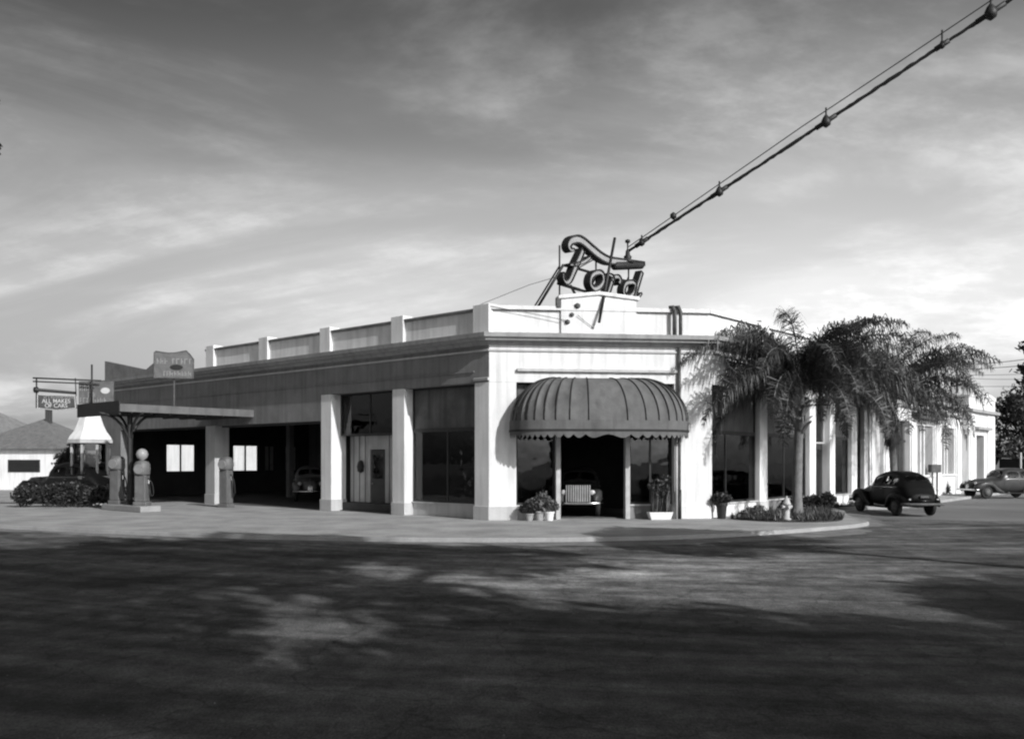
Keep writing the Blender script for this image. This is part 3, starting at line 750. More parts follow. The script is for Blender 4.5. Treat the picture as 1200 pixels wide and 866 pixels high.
mb = MB(); FI = frame(Vector((pX, pY)), uL, nL)
mb.box(-1.7, 1.6, -0.42, 0.42, 0.0, 0.24, FI); bp(mb, 'slab', M['kerb'], island, bevel=0.03)
def gas_pump(label, x, y, z, h, globe, rz):
    p = thing('fuel_pump', label, 'fuel pump', (x, y, z), rz, 'fuel pumps on the forecourt')
    MBx = MB()
    MBx.box(-0.27, 0.27, -0.24, 0.24, 0.0, 0.16)
    MBx.box(-0.22, 0.22, -0.2, 0.2, 0.16, h * 0.70); o = MBx.build('cabinet', M['pump'], p, bevel=0.03)
    MB().lathe([(0.27, 0), (0.30, 0.05), (0.30, 0.42), (0.24, 0.52), (0.10, 0.57)], (0, 0, h * 0.70), 16).build('head', M['pump'], p, smooth=True)
    f = MB().lathe([(0.02, -0.31), (0.19, -0.31), (0.19, 0.31), (0.02, 0.31)], (0, 0, 0), 18)
    f.v = [(a, c, b_ + h * 0.70 + 0.24) for a, b_, c in [(q[0], q[1], q[2]) for q in f.v]]
    f.build('dial', M['dial'], p)
    if globe:
        MB().lathe([(0.08, 0), (0.1, 0.05), (0.19, 0.12), (0.23, 0.25), (0.19, 0.38), (0.1, 0.46), (0.01, 0.48)], (0, 0, h * 0.70 + 0.56), 16).build('globe', M['globe'], p, smooth=True)
    pts = [(0.24, 0.0, h * 0.62), (0.40, 0.02, h * 0.5), (0.45, 0.03, h * 0.28), (0.36, 0.03, h * 0.22), (0.31, 0.03, h * 0.36), (0.28, 0.03, h * 0.52)]
    hs = MB().tube([tuple(q) for q in cat_path(pts, 5)], 0.022, 6).build('hose', M['tyre'], p, smooth=True)
    MB().tube([(0.26, 0.03, h * 0.5), (0.25, 0.03, h * 0.6)], 0.035, 6).build('nozzle', M['chrome'], hs)
    return p
ang = math.atan2(uF.y, uF.x)
gas_pump('round headed grey fuel pump beside the hedge end of the island', -16.15, 36.66, WALK + 0.24, 2.0, False, ang - 0.4)
gas_pump('fuel pump crowned with a milk glass globe under the canopy', -14.58, 35.32, WALK + 0.24, 1.72, True, ang - 0.2)
gas_pump('lone grey fuel pump standing against the garage pier', -12.35, 38.7, WALK, 2.3, False, ang - 0.5)

# ------------------------------------------------------------------ signs
def text_mb(txt, size):
    cu = bpy.data.curves.new('t', 'FONT'); cu.body = txt; cu.size = size; cu.align_x = 'CENTER'; cu.align_y = 'CENTER'; cu.extrude = 0.006; cu.offset = size * 0.004
    o = bpy.data.objects.new('t', cu); COL.objects.link(o)
    bpy.context.view_layer.update()
    dg = bpy.context.evaluated_depsgraph_get()
    me = bpy.data.meshes.new_from_object(o.evaluated_get(dg))
    mb = MB(); mb.add([tuple(v.co) for v in me.vertices], [tuple(p.vertices) for p in me.polygons])
    bpy.data.objects.remove(o); bpy.data.curves.remove(cu); bpy.data.meshes.remove(me)
    return mb
def text_on(parent, txt, size, x, z, y=-0.06, sx=1.0, name='lettering', m='letter'):
    mb = text_mb(txt, size)
    mb.v = [(a * sx + x, y - c, b_ + z) for a, b_, c in mb.v]
    return mb.build(name, M[m], parent, fix=False)
def worn_line(parent, x0, x1, z, h, y=-0.06, seed=1, name='worn_lettering'):
    """a line of lettering too worn to read: broken upright strokes and bowls"""
    rr = random.Random(seed); mb = MB(); x = x0
    while x < x1:
        w = h * rr.uniform(0.45, 0.8)
        if rr.random() < 0.16: x += w; continue
        mb.box(x, x + h * 0.16, y - 0.005, y, z - h * 0.5, z + h * 0.5)
        k = rr.random()
        if k < 0.5: mb.box(x + h * 0.17, x + w * 0.8, y - 0.005, y, z + h * 0.33, z + h * 0.48)
        if k > 0.3: mb.box(x + h * 0.17, x + w * 0.75, y - 0.005, y, z - h * 0.1, z + h * 0.05)
        if k > 0.55: mb.box(x + w * 0.62, x + w * 0.8, y - 0.0055, y, z - h * 0.5, z + h * 0.2)
        x += w + h * 0.12
    return mb.build(name, M['worn'], parent)
# hanging repair sign, out on a double pipe arm from the canopy
Ys = 36.6; k = Ys / 1050.0
cx = (66 - 600) * k
s1 = thing('hanging_sign', 'dark hanging sign lettered ALL MAKES OF CARS on a double pipe arm', 'sign', (cx, Ys, EYE + 67 * k), 0.02)
def L1(px, py): return ((px - 66) * k, (473 - py) * k)
pts = [L1(44.5, 462.5), L1(88, 464), L1(89.5, 478.5), L1(67, 481), L1(44.5, 478.5)]
idf = lambda t, d, z: (t, d, z)
MB().slab(pts, -0.05, 0.05, idf).build('board', M['sign_dark'], s1, bevel=0.008)
eb = MB()
for i in range(5):
    a, c = pts[i], pts[(i + 1) % 5]
    ins_ = lambda q: (q[0] * 0.985, q[1] * 0.97)
    a, c = ins_(a), ins_(c); eb.tube([(a[0], -0.055, a[1]), (c[0], -0.055, c[1])], 0.016, 4)
eb.build('border', M['letter'], s1)
text_on(s1, 'ALL MAKES', 0.235, 0.02, L1(0, 470.3)[1], sx=0.98)
text_on(s1, 'OF CARS', 0.235, 0.02, L1(0, 475.6)[1], sx=0.98)
worn_line(s1, -0.62, 0.66, L1(0, 465.4)[1], 0.13, seed=4)
ab = MB()
e0 = L1(39, 443); e1 = L1(118, 446); ab.tube([(e0[0], 0, e0[1]), (e1[0], 0.0, e1[1])], 0.035, 6)
e0 = L1(39, 447); e1 = L1(112, 450); ab.tube([(e0[0], 0, e0[1]), (e1[0], 0.0, e1[1])], 0.03, 6)
e0 = L1(43, 443); e1 = L1(43, 478); ab.tube([(e0[0], 0, e0[1]), (e1[0], 0.0, e1[1])], 0.03, 6)
e0 = L1(88, 443); e1 = L1(89, 464); ab.tube([(e0[0], 0, e0[1]), (e1[0], 0.0, e1[1])], 0.02, 6)
e0 = L1(107, 427); e1 = L1(107, 483); ab.tube([(e0[0], 0.02, e0[1]), (e1[0], 0.02, e1[1])], 0.035, 6)
ab.build('pipe_arm', M['iron'], s1, smooth=True)
e0 = L1(41, 457); e1 = L1(88, 460.5)
MB().tube([(e0[0], -0.02, e0[1]), (e0[0] + 0.12, -0.02, e0[1]), (e0[0] + 0.16, -0.02, e0[1]), (e1[0], -0.02, e1[1])], [0.12, 0.13, 0.07, 0.06], 10).build('light_trough', M['iron'], s1, smooth=True)
# board on the canopy edge
Ys = 36.9; k2 = Ys / 1050.0
s2 = thing('canopy_sign', 'grey board of worn pale lettering standing on the canopy beside the hanging sign', 'sign', ((113 - 600) * k2, Ys, EYE + (540 - 472) * k2), 0.03)
def L2(px, py): return ((px - 113) * k2, (472 - py) * k2)
a = L2(93, 473); c = L2(133, 447)
MB().box(a[0], c[0], -0.05, 0.05, a[1], c[1]).build('board', M['sign_grey'], s2, bevel=0.01)
worn_line(s2, L2(94.5, 0)[0], L2(113, 0)[0], L2(0, 455)[1], 0.24, seed=11)
worn_line(s2, L2(104, 0)[0], L2(113, 0)[0], L2(0, 462.5)[1], 0.22, seed=2)
worn_line(s2, L2(94.5, 0)[0], L2(124, 0)[0], L2(0, 469)[1], 0.20, seed=3)
p = L2(124, 458); pd = MB().lathe([(0.01, -0.11), (0.16, -0.11), (0.16, 0.11), (0.01, 0.11)], (0, 0, 0), 14).build('pale_disc', M['letter'], s2)
pd.location = (p[0], -0.03, p[1]); pd.rotation_euler = (rad(90), 0, 0); pd.scale = (1.15, 0.8, 0.4)
# crested sign on a pole above the canopy
Ys = 36.5; k3 = Ys / 1050.0
s3 = thing('pole_sign', 'crested grey sign on a thin pole rising above the canopy roof', 'sign', ((203.5 - 600) * k3, Ys, EYE + 62 * k3), 0.12)
def L3(px, py): return ((px - 203.5) * k3, (478 - py) * k3)
o_ = [(181.5, 443), (226, 443.5), (226.5, 421), (222, 415), (218, 411), (213, 412), (206, 413.5), (198, 414), (190, 413), (184, 412), (182, 413.5)]
MB().slab([L3(*q) for q in o_], -0.05, 0.05, idf).build('board', M['sign_grey'], s3, bevel=0.008)
eb = MB(); q_ = [L3(*q) for q in o_]
for i in range(len(q_)):
    a, c = q_[i], q_[(i + 1) % len(q_)]; eb.tube([(a[0], -0.05, a[1]), (c[0], -0.05, c[1])], 0.022, 5)
eb.build('border', M['rust'], s3)
worn_line(s3, L3(185, 0)[0], L3(224, 0)[0], L3(0, 423.5)[1], 0.22, seed=21)
worn_line(s3, L3(188, 0)[0], L3(222, 0)[0], L3(0, 438)[1], 0.20, seed=22)
mb = MB(); a = L3(207, 430.5); mb.lathe([(0.02, -0.02), (0.26, -0.02), (0.26, 0.02), (0.02, 0.02)], (0, 0, 0), 18)
oo = mb.build('dark_oval', M['iron'], s3); oo.location = (a[0], -0.05, a[1]); oo.rotation_euler = (rad(90), 0, 0); oo.scale = (1, 0.42, 1)
MB().tube([(0, 0.06, -0.1), (0, 0.06, L3(0, 416)[1])], 0.035, 8).build('pole', M['rust'], s3)

# ------------------------------------------------------------------ kiosk with a pale flared roof
Yk = 41.5; kk = Yk / 1050.0
kx = (106 - 600) * kk
ki = thing('kiosk', 'small glazed kiosk with a white flared roof behind the pumps', 'kiosk', (kx, Yk, WALK))
zt = 4.05
rf8 = MB(); n = 8
rings = [(0.98, 2.98), (0.92, 3.12), (0.74, 3.35), (0.60, 3.65), (0.50, 3.95), (0.42, 4.15), (0.02, 4.2)]
rf8.lathe(rings, (0, 0, 0), 8); rf8.build('flared_roof', M['plaster'], ki)
MB().lathe([(0.98, 2.80), (1.02, 2.82), (1.02, 2.97), (0.9, 2.975)], (0, 0, 0), 8).build('eaves', M['plaster_shade'], ki)
MB().lathe([(0.88, 0.0), (0.88, 1.15), (0.96, 1.18), (0.96, 1.3), (0.1, 1.31)], (0, 0, 0), 8).build('counter', M['plaster_shade'], ki)
for i in range(8):
    a = 2 * math.pi * i / 8
    kp_ = MB().box(-0.045, 0.045, -0.045, 0.045, 1.3, 2.84).build('post', M['frame_light'], ki)
    kp_.location = (0.82 * math.cos(a), 0.82 * math.sin(a), 0)
MB().lathe([(0.7, 1.32), (0.7, 2.78)], (0, 0, 0), 8).build('glazing', M['glass'], ki)
# ------------------------------------------------------------------ cars: late thirties sedans
ST = [  # x, half width, z bottom, z top, roundness
    (2.20, 0.20, 0.50, 0.92, 2.2), (2.10, 0.30, 0.44, 1.00, 2.3), (1.85, 0.38, 0.40, 1.06, 2.4), (1.45, 0.46, 0.38, 1.11, 2.5), (1.0, 0.56, 0.36, 1.14, 2.7),
    (0.72, 0.66, 0.34, 1.17, 3.0), (0.60, 0.69, 0.33, 1.25, 3.2), (0.40, 0.72, 0.33, 1.52, 3.7), (0.24, 0.735, 0.33, 1.63, 4.0), (-0.15, 0.75, 0.33, 1.71, 4.2), (-0.75, 0.75, 0.33, 1.72, 4.2),
    (-1.15, 0.74, 0.33, 1.67, 4.1), (-1.45, 0.72, 0.34, 1.57, 3.9), (-1.72, 0.68, 0.36, 1.37, 3.5), (-1.95, 0.61, 0.38, 1.11, 3.0), (-2.14, 0.49, 0.42, 0.87, 2.6), (-2.25, 0.34, 0.47, 0.68, 2.3)]
def st_at(x):
    S = ST
    if x >= S[0][0]: return S[0]
    for i in range(len(S) - 1):
        if S[i][0] >= x >= S[i + 1][0]:
            t = (S[i][0] - x) / (S[i][0] - S[i + 1][0])
            p = [S[max(i - 1, 0)], S[i], S[i + 1], S[min(i + 2, len(S) - 1)]]
            return tuple([x] + [0.5 * (2 * p[1][k] + (p[2][k] - p[0][k]) * t + (2 * p[0][k] - 5 * p[1][k] + 4 * p[2][k] - p[3][k]) * t * t + (3 * p[1][k] - p[0][k] - 3 * p[2][k] + p[3][k]) * t ** 3) for k in range(1, 5)])
    return S[-1]
BELT = 1.10
def hw_at(x, z):
    _, w, zb, zt, n = st_at(x)
    zm = (zb + zt) / 2; h = (zt - zb) / 2
    q = min(1.0, abs((z - zm) / h))
    y = w * (1 - q ** n) ** (1 / n)
    if zt > 1.2 and z > BELT: y *= 1 - 0.20 * ((z - BELT) / 0.56) ** 1.2
    return y
def ztop_at(x, y):
    _, w, zb, zt, n = st_at(x)
    lo, hi = (zb + zt) / 2, zt
    if hw_at(x, lo) < abs(y): return None
    for _ in range(26):
        m = (lo + hi) / 2
        if hw_at(x, m) > abs(y): lo = m
        else: hi = m
    return lo
SIDEW = ((0.20, -0.50, 1.19, 1.52, -0.1), (-0.60, -1.12, 1.19, 1.53, 0.0), (-1.20, -1.50, 1.21, 1.46, 0.2))
def in_window(x, y, z):
    for (a, b_, z0, z1, sl) in SIDEW:
        cx, cz, hx, hz = (a + b_) / 2, (z0 + z1) / 2, abs(a - b_) / 2, (z1 - z0) / 2
        if abs(y) > 0.4 and (abs((x - sl * (z - cz) - cx) / hx) ** 3.2 + abs((z - cz) / hz) ** 3.2) < 0.93: return True
    for (a, b_, y0, y1, n) in ((0.58, 0.33, 0.03, 0.58, 4), (-1.50, -1.74, 0.03, 0.38, 3)):
        cx, hx, cy, hy = (a + b_) / 2, abs(a - b_) / 2, (y0 + y1) / 2, (y1 - y0) / 2
        if z > 1.1 and (abs((x - cx) / hx) ** n + abs((abs(y) - cy) / hy) ** n) < 0.93: return True
    return False
def body_mb(holes=True):
    mb = MB(); NX, NR = (200, 128) if holes else (46, 32); vs = []; fs = []
    xs = [2.20 - (2.20 + 2.27) * i / NX for i in range(NX + 1)]
    for x in xs:
        _, w, zb, zt, n = st_at(x); zm = (zb + zt) / 2; h = (zt - zb) / 2
        for k in range(NR):
            a = 2 * math.pi * k / NR
            c, s = math.cos(a), math.sin(a)
            z = zm + h * math.copysign(abs(s) ** (2 / n), s)
            y = w * math.copysign(abs(c) ** (2 / n), c)
            if zt > 1.2 and z > BELT: y *= 1 - 0.20 * ((z - BELT) / 0.56) ** 1.2
            vs.append((x, y, z))
    for i in range(NX):
        for k in range(NR):
            q = (i * NR + k, i * NR + (k + 1) % NR, (i + 1) * NR + (k + 1) % NR, (i + 1) * NR + k)
            if holes and in_window(*[sum(vs[j][m] for j in q) / 4 for m in range(3)]): continue
            fs.append(q)
    fs.append(tuple(range(NR - 1, -1, -1))); fs.append(tuple(range(NX * NR, NX * NR + NR)))
    return mb.add(vs, fs)
def side_patch(x0, x1, z0, z1, side, off=0.008, corner=3.5, slant=0.0):
    """rounded glass patch lying on the body side"""
    vs = []; fs = []; n, m = 28, 4
    cx, cz = (x0 + x1) / 2, (z0 + z1) / 2; hx, hz = abs(x1 - x0) / 2, (z1 - z0) / 2
    vs.append((cx, side * (hw_at(cx, cz) + off), cz))
    for r in range(1, m + 1):
        for k in range(n):
            a = 2 * math.pi * k / n; c, s = math.cos(a), math.sin(a)
            dx = math.copysign(abs(c) ** (2 / corner), c) * hx * r / m; dz = math.copysign(abs(s) ** (2 / corner), s) * hz * r / m
            x, z = cx + dx + slant * dz, cz + dz
            vs.append((x, side * (hw_at(x, z) + off), z))
    for k in range(n): fs.append((0, 1 + k, 1 + (k + 1) % n))
    for r in range(m - 1):
        for k in range(n):
            a = 1 + r * n + k; b_ = 1 + r * n + (k + 1) % n; fs.append((a, b_, b_ + n, a + n))
    return MB().add(vs, fs)
def top_patch(x0, x1, y0, y1, off=0.01, corner=4):
    vs = []; fs = []; n, m = 28, 5
    cx, cy = (x0 + x1) / 2, (y0 + y1) / 2; hx, hy = abs(x1 - x0) / 2, (y1 - y0) / 2
    def P(x, y):
        z = ztop_at(x, y) or 1.1
        dzx = ((ztop_at(x + 0.03, y) or z) - (ztop_at(x - 0.03, y) or z)) / 0.06
        nrm = Vector((-dzx, 0, 1)).normalized()
        return (x + nrm.x * off, y, z + nrm.z * off)
    vs.append(P(cx, cy))
    for r in range(1, m + 1):
        for k in range(n):
            a = 2 * math.pi * k / n; c, s = math.cos(a), math.sin(a)
            vs.append(P(cx + math.copysign(abs(c) ** (2 / corner), c) * hx * r / m, cy + math.copysign(abs(s) ** (2 / corner), s) * hy * r / m))
    for k in range(n): fs.append((0, 1 + k, 1 + (k + 1) % n))
    for r in range(m - 1):
        for k in range(n):
            a = 1 + r * n + k; b_ = 1 + r * n + (k + 1) % n; fs.append((a, b_, b_ + n, a + n))
    return MB().add(vs, fs)
def fender_mb(stn, side):
    """stations x, z top, z bottom, y centre, half width"""
    mb = MB(); NR = 20; vs = []; fs = []
    P = cat_path([Vector(s) for s in stn], 5)
    for p in P:
        x, zt, zb, yc, w = p
        for k in range(NR):
            a = 2 * math.pi * k / NR; c, s = math.cos(a), math.sin(a)
            vs.append((x, side * (yc + w * math.copysign(abs(c) ** 0.75, c)), (zt + zb) / 2 + (zt - zb) / 2 * math.copysign(abs(s) ** 0.75, s)))
    n = len(P)
    for i in range(n - 1):
        for k in range(NR): fs.append((i * NR + k, i * NR + (k + 1) % NR, (i + 1) * NR + (k + 1) % NR, (i + 1) * NR + k))
    fs.append(tuple(range(NR - 1, -1, -1))); fs.append(tuple(range((n - 1) * NR, n * NR)))
    return mb.add(vs, fs)
FFR = [(2.24, 0.66, 0.52, 0.60, 0.03), (2.12, 0.82, 0.40, 0.62, 0.13), (1.88, 0.93, 0.48, 0.65, 0.18), (1.55, 0.97, 0.66, 0.66, 0.19), (1.2, 0.90, 0.62, 0.67, 0.18), (0.95, 0.74, 0.36, 0.68, 0.16), (0.7, 0.54, 0.30, 0.70, 0.13), (0.45, 0.38, 0.28, 0.71, 0.10)]
FRR = [(-0.72, 0.42, 0.30, 0.72, 0.06), (-0.92, 0.66, 0.34, 0.71, 0.13), (-1.15, 0.84, 0.56, 0.69, 0.17), (-1.42, 0.90, 0.62, 0.67, 0.19), (-1.75, 0.84, 0.54, 0.65, 0.18), (-2.05, 0.66, 0.42, 0.62, 0.14), (-2.26, 0.48, 0.38, 0.58, 0.06)]
car_paint = {}
def make_car(label, paint_v, loc, heading, bright_grille=False, group=None, holes=True):
    c = thing('parked_car', label, 'car', loc, heading, group)
    if paint_v not in car_paint:
        car_paint[paint_v] = mat('car_paint', paint_v, 0.42, 0.25, 3.0, spec=0.28 if paint_v > 0.02 else 0.12, coat=0.12 if paint_v > 0.02 else 0.03, fine=0.08)
    pm = car_paint[paint_v]
    bd = body_mb(holes).build('body', pm, c, smooth=True)
    MB().box(-1.55, -1.35, -0.55, 0.55, 0.45, 1.08).box(-0.55, -0.38, -0.58, 0.58, 0.45, 1.06).box(-1.5, 0.7, -0.6, 0.6, 0.40, 0.45).build('seat', M['seat'], c)
    sw = MB(); sw.tube([(0.25 + 0.06 * math.cos(a), 0.33 + 0.19 * math.cos(a + 1.57), 1.08 + 0.18 * math.sin(a + 1.57)) for a in [2 * math.pi * i / 20 for i in range(21)]], 0.014, 5); sw.build('steering_wheel', M['seat'], c)
    for s in (-1, 1):
        fender_mb(FFR, s).build('front_fender', pm, c, smooth=True)
        fender_mb(FRR, s).build('rear_fender', pm, c, smooth=True)
        MB().box(-0.85, 0.62, s * 0.66 - 0.13, s * 0.66 + 0.13, 0.27, 0.33).build('running_board', M['tyre'], c, bevel=0.02)
        for (x0, x1, z0, z1, sl) in SIDEW:
            pw = side_patch(x0, x1, z0, z1, s, 0.010, 3.2, sl); rim_ = pw.v[-28:] + pw.v[-28:-27]
            so_ = pw.build('side_window', M['carglass'], c, smooth=True)
            MB().tube(rim_, 0.020, 6).build('trim', pm, so_, smooth=True)
        ln = MB()
        ln.tube([(x, s * (hw_at(x, 1.10) + 0.006), 1.10) for x in [0.5 - 0.2 * i for i in range(11)]], 0.012, 5)
        ln.build('belt_trim', M['chrome'], c, smooth=True)
        for x in (0.42, -0.57, -1.18):
            sm = MB(); sm.tube([(x, s * (hw_at(x, z) + 0.001), z) for z in (0.42, 0.6, 0.8, 1.0, 1.15)], 0.007, 4); sm.build('door_seam', M['iron'], c)
        MB().tube([(-0.42, s * (hw_at(-0.42, 1.02) + 0.03), 1.02), (-0.54, s * (hw_at(-0.54, 1.02) + 0.03), 1.02)], 0.014, 6).build('door_handle', M['chrome'], c)
        h = MB().lathe([(0.02, 0.0), (0.09, 0.02), (0.105, 0.06), (0.09, 0.2), (0.03, 0.30)], (0, 0, 0), 14).build('headlight', pm, c, smooth=True)
        h.location = (2.06, s * 0.50, 0.86); h.rotation_euler = (0, rad(-90), 0)
        l = MB().lathe([(0.1, 0.0), (0.09, -0.02), (0.02, -0.035)], (0, 0, 0), 14).build('lens', M['lens'], h, smooth=True)
        MB().lathe([(0.02, -0.03), (0.05, -0.02), (0.05, 0.02), (0.02, 0.03)], (-2.2, s * 0.55, 0.66), 8).build('tail_light', M['lens'], c)
        for x in (1.52, -1.45):
            w = bpy.data.objects.new('wheel', None); COL.objects.link(w); w.parent = c
            w.location = (x, s * 0.68, 0.36); w.rotation_euler = (rad(90) * s, 0, 0)
            MB().lathe([(0.20, -0.07), (0.30, -0.085), (0.345, -0.07), (0.36, -0.03), (0.36, 0.03), (0.345, 0.07), (0.30, 0.085), (0.20, 0.07)], (0, 0, 0), 26).build('tyre', M['tyre'], w, smooth=True)
            MB().lathe([(0.22, -0.088), (0.21, -0.06), (0.15, -0.055), (0.13, -0.075), (0.11, -0.10), (0.04, -0.115), (0.005, -0.118)], (0, 0, 0), 22).build('rim', M['rust'] if paint_v < 0.5 else M['chrome'], w, smooth=True)
    for s in (-1, 1):
        ws = top_patch(0.58, 0.33, 0.03 if s > 0 else -0.58, 0.58 if s > 0 else -0.03, 0.012, 4); rim_ = ws.v[-28:] + ws.v[-28:-27]; so_ = ws.build('windshield', M['carglass'], c, smooth=True); MB().tube(rim_, 0.018, 6).build('trim', pm, so_, smooth=True)
        ws = top_patch(-1.50, -1.74, 0.03 if s > 0 else -0.38, 0.38 if s > 0 else -0.03, 0.012, 3); rim_ = ws.v[-28:] + ws.v[-28:-27]
        so_ = ws.build('rear_window', M['carglass'], c, smooth=True); MB().tube(rim_, 0.018, 6).build('trim', pm, so_, smooth=True)
    for x, zz in ((2.36, 0.50), (-2.40, 0.48)):
        sg_ = 1 if x > 0 else -1
        b_ = MB(); b_.tube([(x - sg_ * 0.26, -0.86, zz), (x - sg_ * 0.06, -0.72, zz), (x, -0.3, zz), (x, 0.3, zz), (x - sg_ * 0.06, 0.72, zz), (x - sg_ * 0.26, 0.86, zz)], 0.05, 8)
        for s in (-0.4, 0.4): b_.tube([(x - sg_ * 0.3, s, zz), (x, s, zz)], 0.03, 6)
        b_.build('bumper', M['chrome'] if paint_v > 0.02 or bright_grille else M['rust'], c, smooth=True)
    gb = MB()
    for i in range(-5, 6):
        y = i * (0.055 if not bright_grille else 0.088)
        pts = []
        for j in range(7):
            z = 0.50 + (0.44 if not bright_grille else 0.62) * j / 6
            x = (2.24 if not bright_grille else 2.30) - 0.035 * (abs(i) / 5) ** 2 * 4 - 0.10 * (j / 6) ** 2
            pts.append((x, y * ((0.75 + 0.3 * j / 6) if not bright_grille else 0.92), z))
        gb.tube(pts, 0.014 if not bright_grille else 0.028, 6)
    gb.build('grille', M['chrome'] if not bright_grille else M['grille_paint'], c)
    MB().tube([(2.16, 0, 0.99), (2.08, 0, 1.05), (1.85, 0, 1.08), (1.5, 0, 1.115)], [0.01, 0.03, 0.02, 0.008], 6).build('hood_ornament', M['chrome'], c, smooth=True)
    MB().box(-2.28, -2.22, -0.16, 0.16, 0.72, 0.80).build('plate_lamp', M['rust'], c)
    return c
M['carglass'] = glassmat('car_window_glass', 0.85)
M['grille_paint'] = mat('pale_grille_paint', 0.3, 0.5, 0.3, 6)
M['seat'] = mat('dark_upholstery', 0.03, 0.9, 0.3, 5)
M['dark_pane'] = mat('dark_house_glass', 0.02, 0.06, 0.1, 3, spec=0.8)
hd = lambda x, y: math.atan2(y, x)
make_car('black sedan seen from behind, nosed into the parking bay by the palms', 0.006, (15.40, 36.1, 0.0), hd(-0.08, 0.997))
make_car('dark grey sedan seen from its side, parked beyond the pillared building', 0.035, (28.0, 51.2, 0.0), hd(-0.985, -0.17))
sc_ = make_car('showroom car with pale vertical grille bars behind the entrance posts', 0.045, (2.52, 33.44, WALK + 0.03), hd(-0.10, -0.995), True)
make_car('pale sedan facing out of the dark garage bay', 0.16, FL(16.9, -5.2, 0.035), hd(0.22, -0.97))
make_car('dark car standing behind the clipped hedge at the forecourt edge', 0.03, (-20.6, 41.6, WALK + 0.02), hd(-0.97, 0.25)).scale = (1, 1, 1.12)

# ------------------------------------------------------------------ vegetation
def rdir(r):
    while True:
        v = Vector((r.uniform(-1, 1), r.uniform(-1, 1), r.uniform(-1, 1)))
        if 0.05 < v.length < 1: return v.normalized()
def leaf_cloud(clusters, n, size, seed, squash=0.8, hollow=0.45, elong=1.7):
    r = random.Random(seed); mb = MB(); vs = []; fs = []
    tot = sum(c[3] ** 2 for c in clusters)
    for (cx, cy, cz, cr) in clusters:
        m = int(n * cr ** 2 / tot)
        for _ in range(m):
            d = rdir(r); rr = cr * (hollow + (1 - hollow) * r.random() ** 0.6) * r.uniform(0.75, 1.12)
            p = Vector((cx + d.x * rr, cy + d.y * rr, cz + d.z * rr * squash))
            a = rdir(r); b_ = a.cross(rdir(r)).normalized()
            s = size * r.uniform(0.6, 1.4)
            q = len(vs)
            vs += [p - a * s * elong * 0.5, p + b_ * s * 0.42, p + a * s * elong * 0.5, p - b_ * s * 0.42]
            fs.append((q, q + 1, q + 2, q + 3))
    return mb.add(vs, fs)
def tree(label, base, h, crown_r, seed, n=7000, leaf=0.22, trunk_r=0.25, group=None, ncl=16, low=0.45, name='shade_tree', lm='leaf'):
    r = random.Random(seed)
    t = thing(name, label, 'tree', base, 0, group)
    tb = MB(); cl = []
    top = h - crown_r * 0.7
    tb.tube([(0, 0, -0.2), (0.05, 0, h * 0.15), (r.uniform(-.15, .15), r.uniform(-.15, .15), h * low), (r.uniform(-.3, .3), r.uniform(-.3, .3), top)], [trunk_r * 1.3, trunk_r, trunk_r * 0.8, trunk_r * 0.3], 10)
    for i in range(ncl):
        a = i * 2.4 + r.uniform(-0.4, 0.4); rr = crown_r * math.sqrt((i + 0.5) / ncl) * r.uniform(0.7, 1.05)
        z = h - crown_r * 0.45 - (rr / crown_r) ** 2 * (h * (1 - low)) * 0.5 * r.uniform(0.5, 1.3)
        c = (rr * math.cos(a), rr * math.sin(a), z, crown_r * r.uniform(0.26, 0.42))
        cl.append(c)
        z0 = h * low * r.uniform(0.85, 1.3)
        tb.tube([(0, 0, z0), (c[0] * 0.45, c[1] * 0.45, z0 + (z - z0) * 0.55), (c[0] * 0.92, c[1] * 0.92, z)], [trunk_r * 0.42, trunk_r * 0.26, trunk_r * 0.07], 6)
    tb.build('trunk', M['bark'], t, smooth=True)
    leaf_cloud(cl, n, leaf, seed + 5).build('crown', M[lm], t, fix=False)
    return t
def bush(name, label, base, clusters, n, leaf, seed, lm='leaf2', group=None, stems=4, cat='bush'):
    t = thing(name, label, cat, base, 0, group)
    sb = MB(); r = random.Random(seed)
    for i in range(stems):
        c = clusters[i % len(clusters)]
        sb.tube([(c[0] * 0.3 + r.uniform(-.05, .05), c[1] * 0.3, -0.05), (c[0] * 0.7, c[1] * 0.7, c[2] * 0.5), (c[0], c[1], c[2])], [0.03, 0.022, 0.008], 5)
    sb.build('stem', M['bark'], t)
    leaf_cloud(clusters, n, leaf, seed, 0.9, 0.3).build('foliage', M[lm], t, fix=False)
    return t
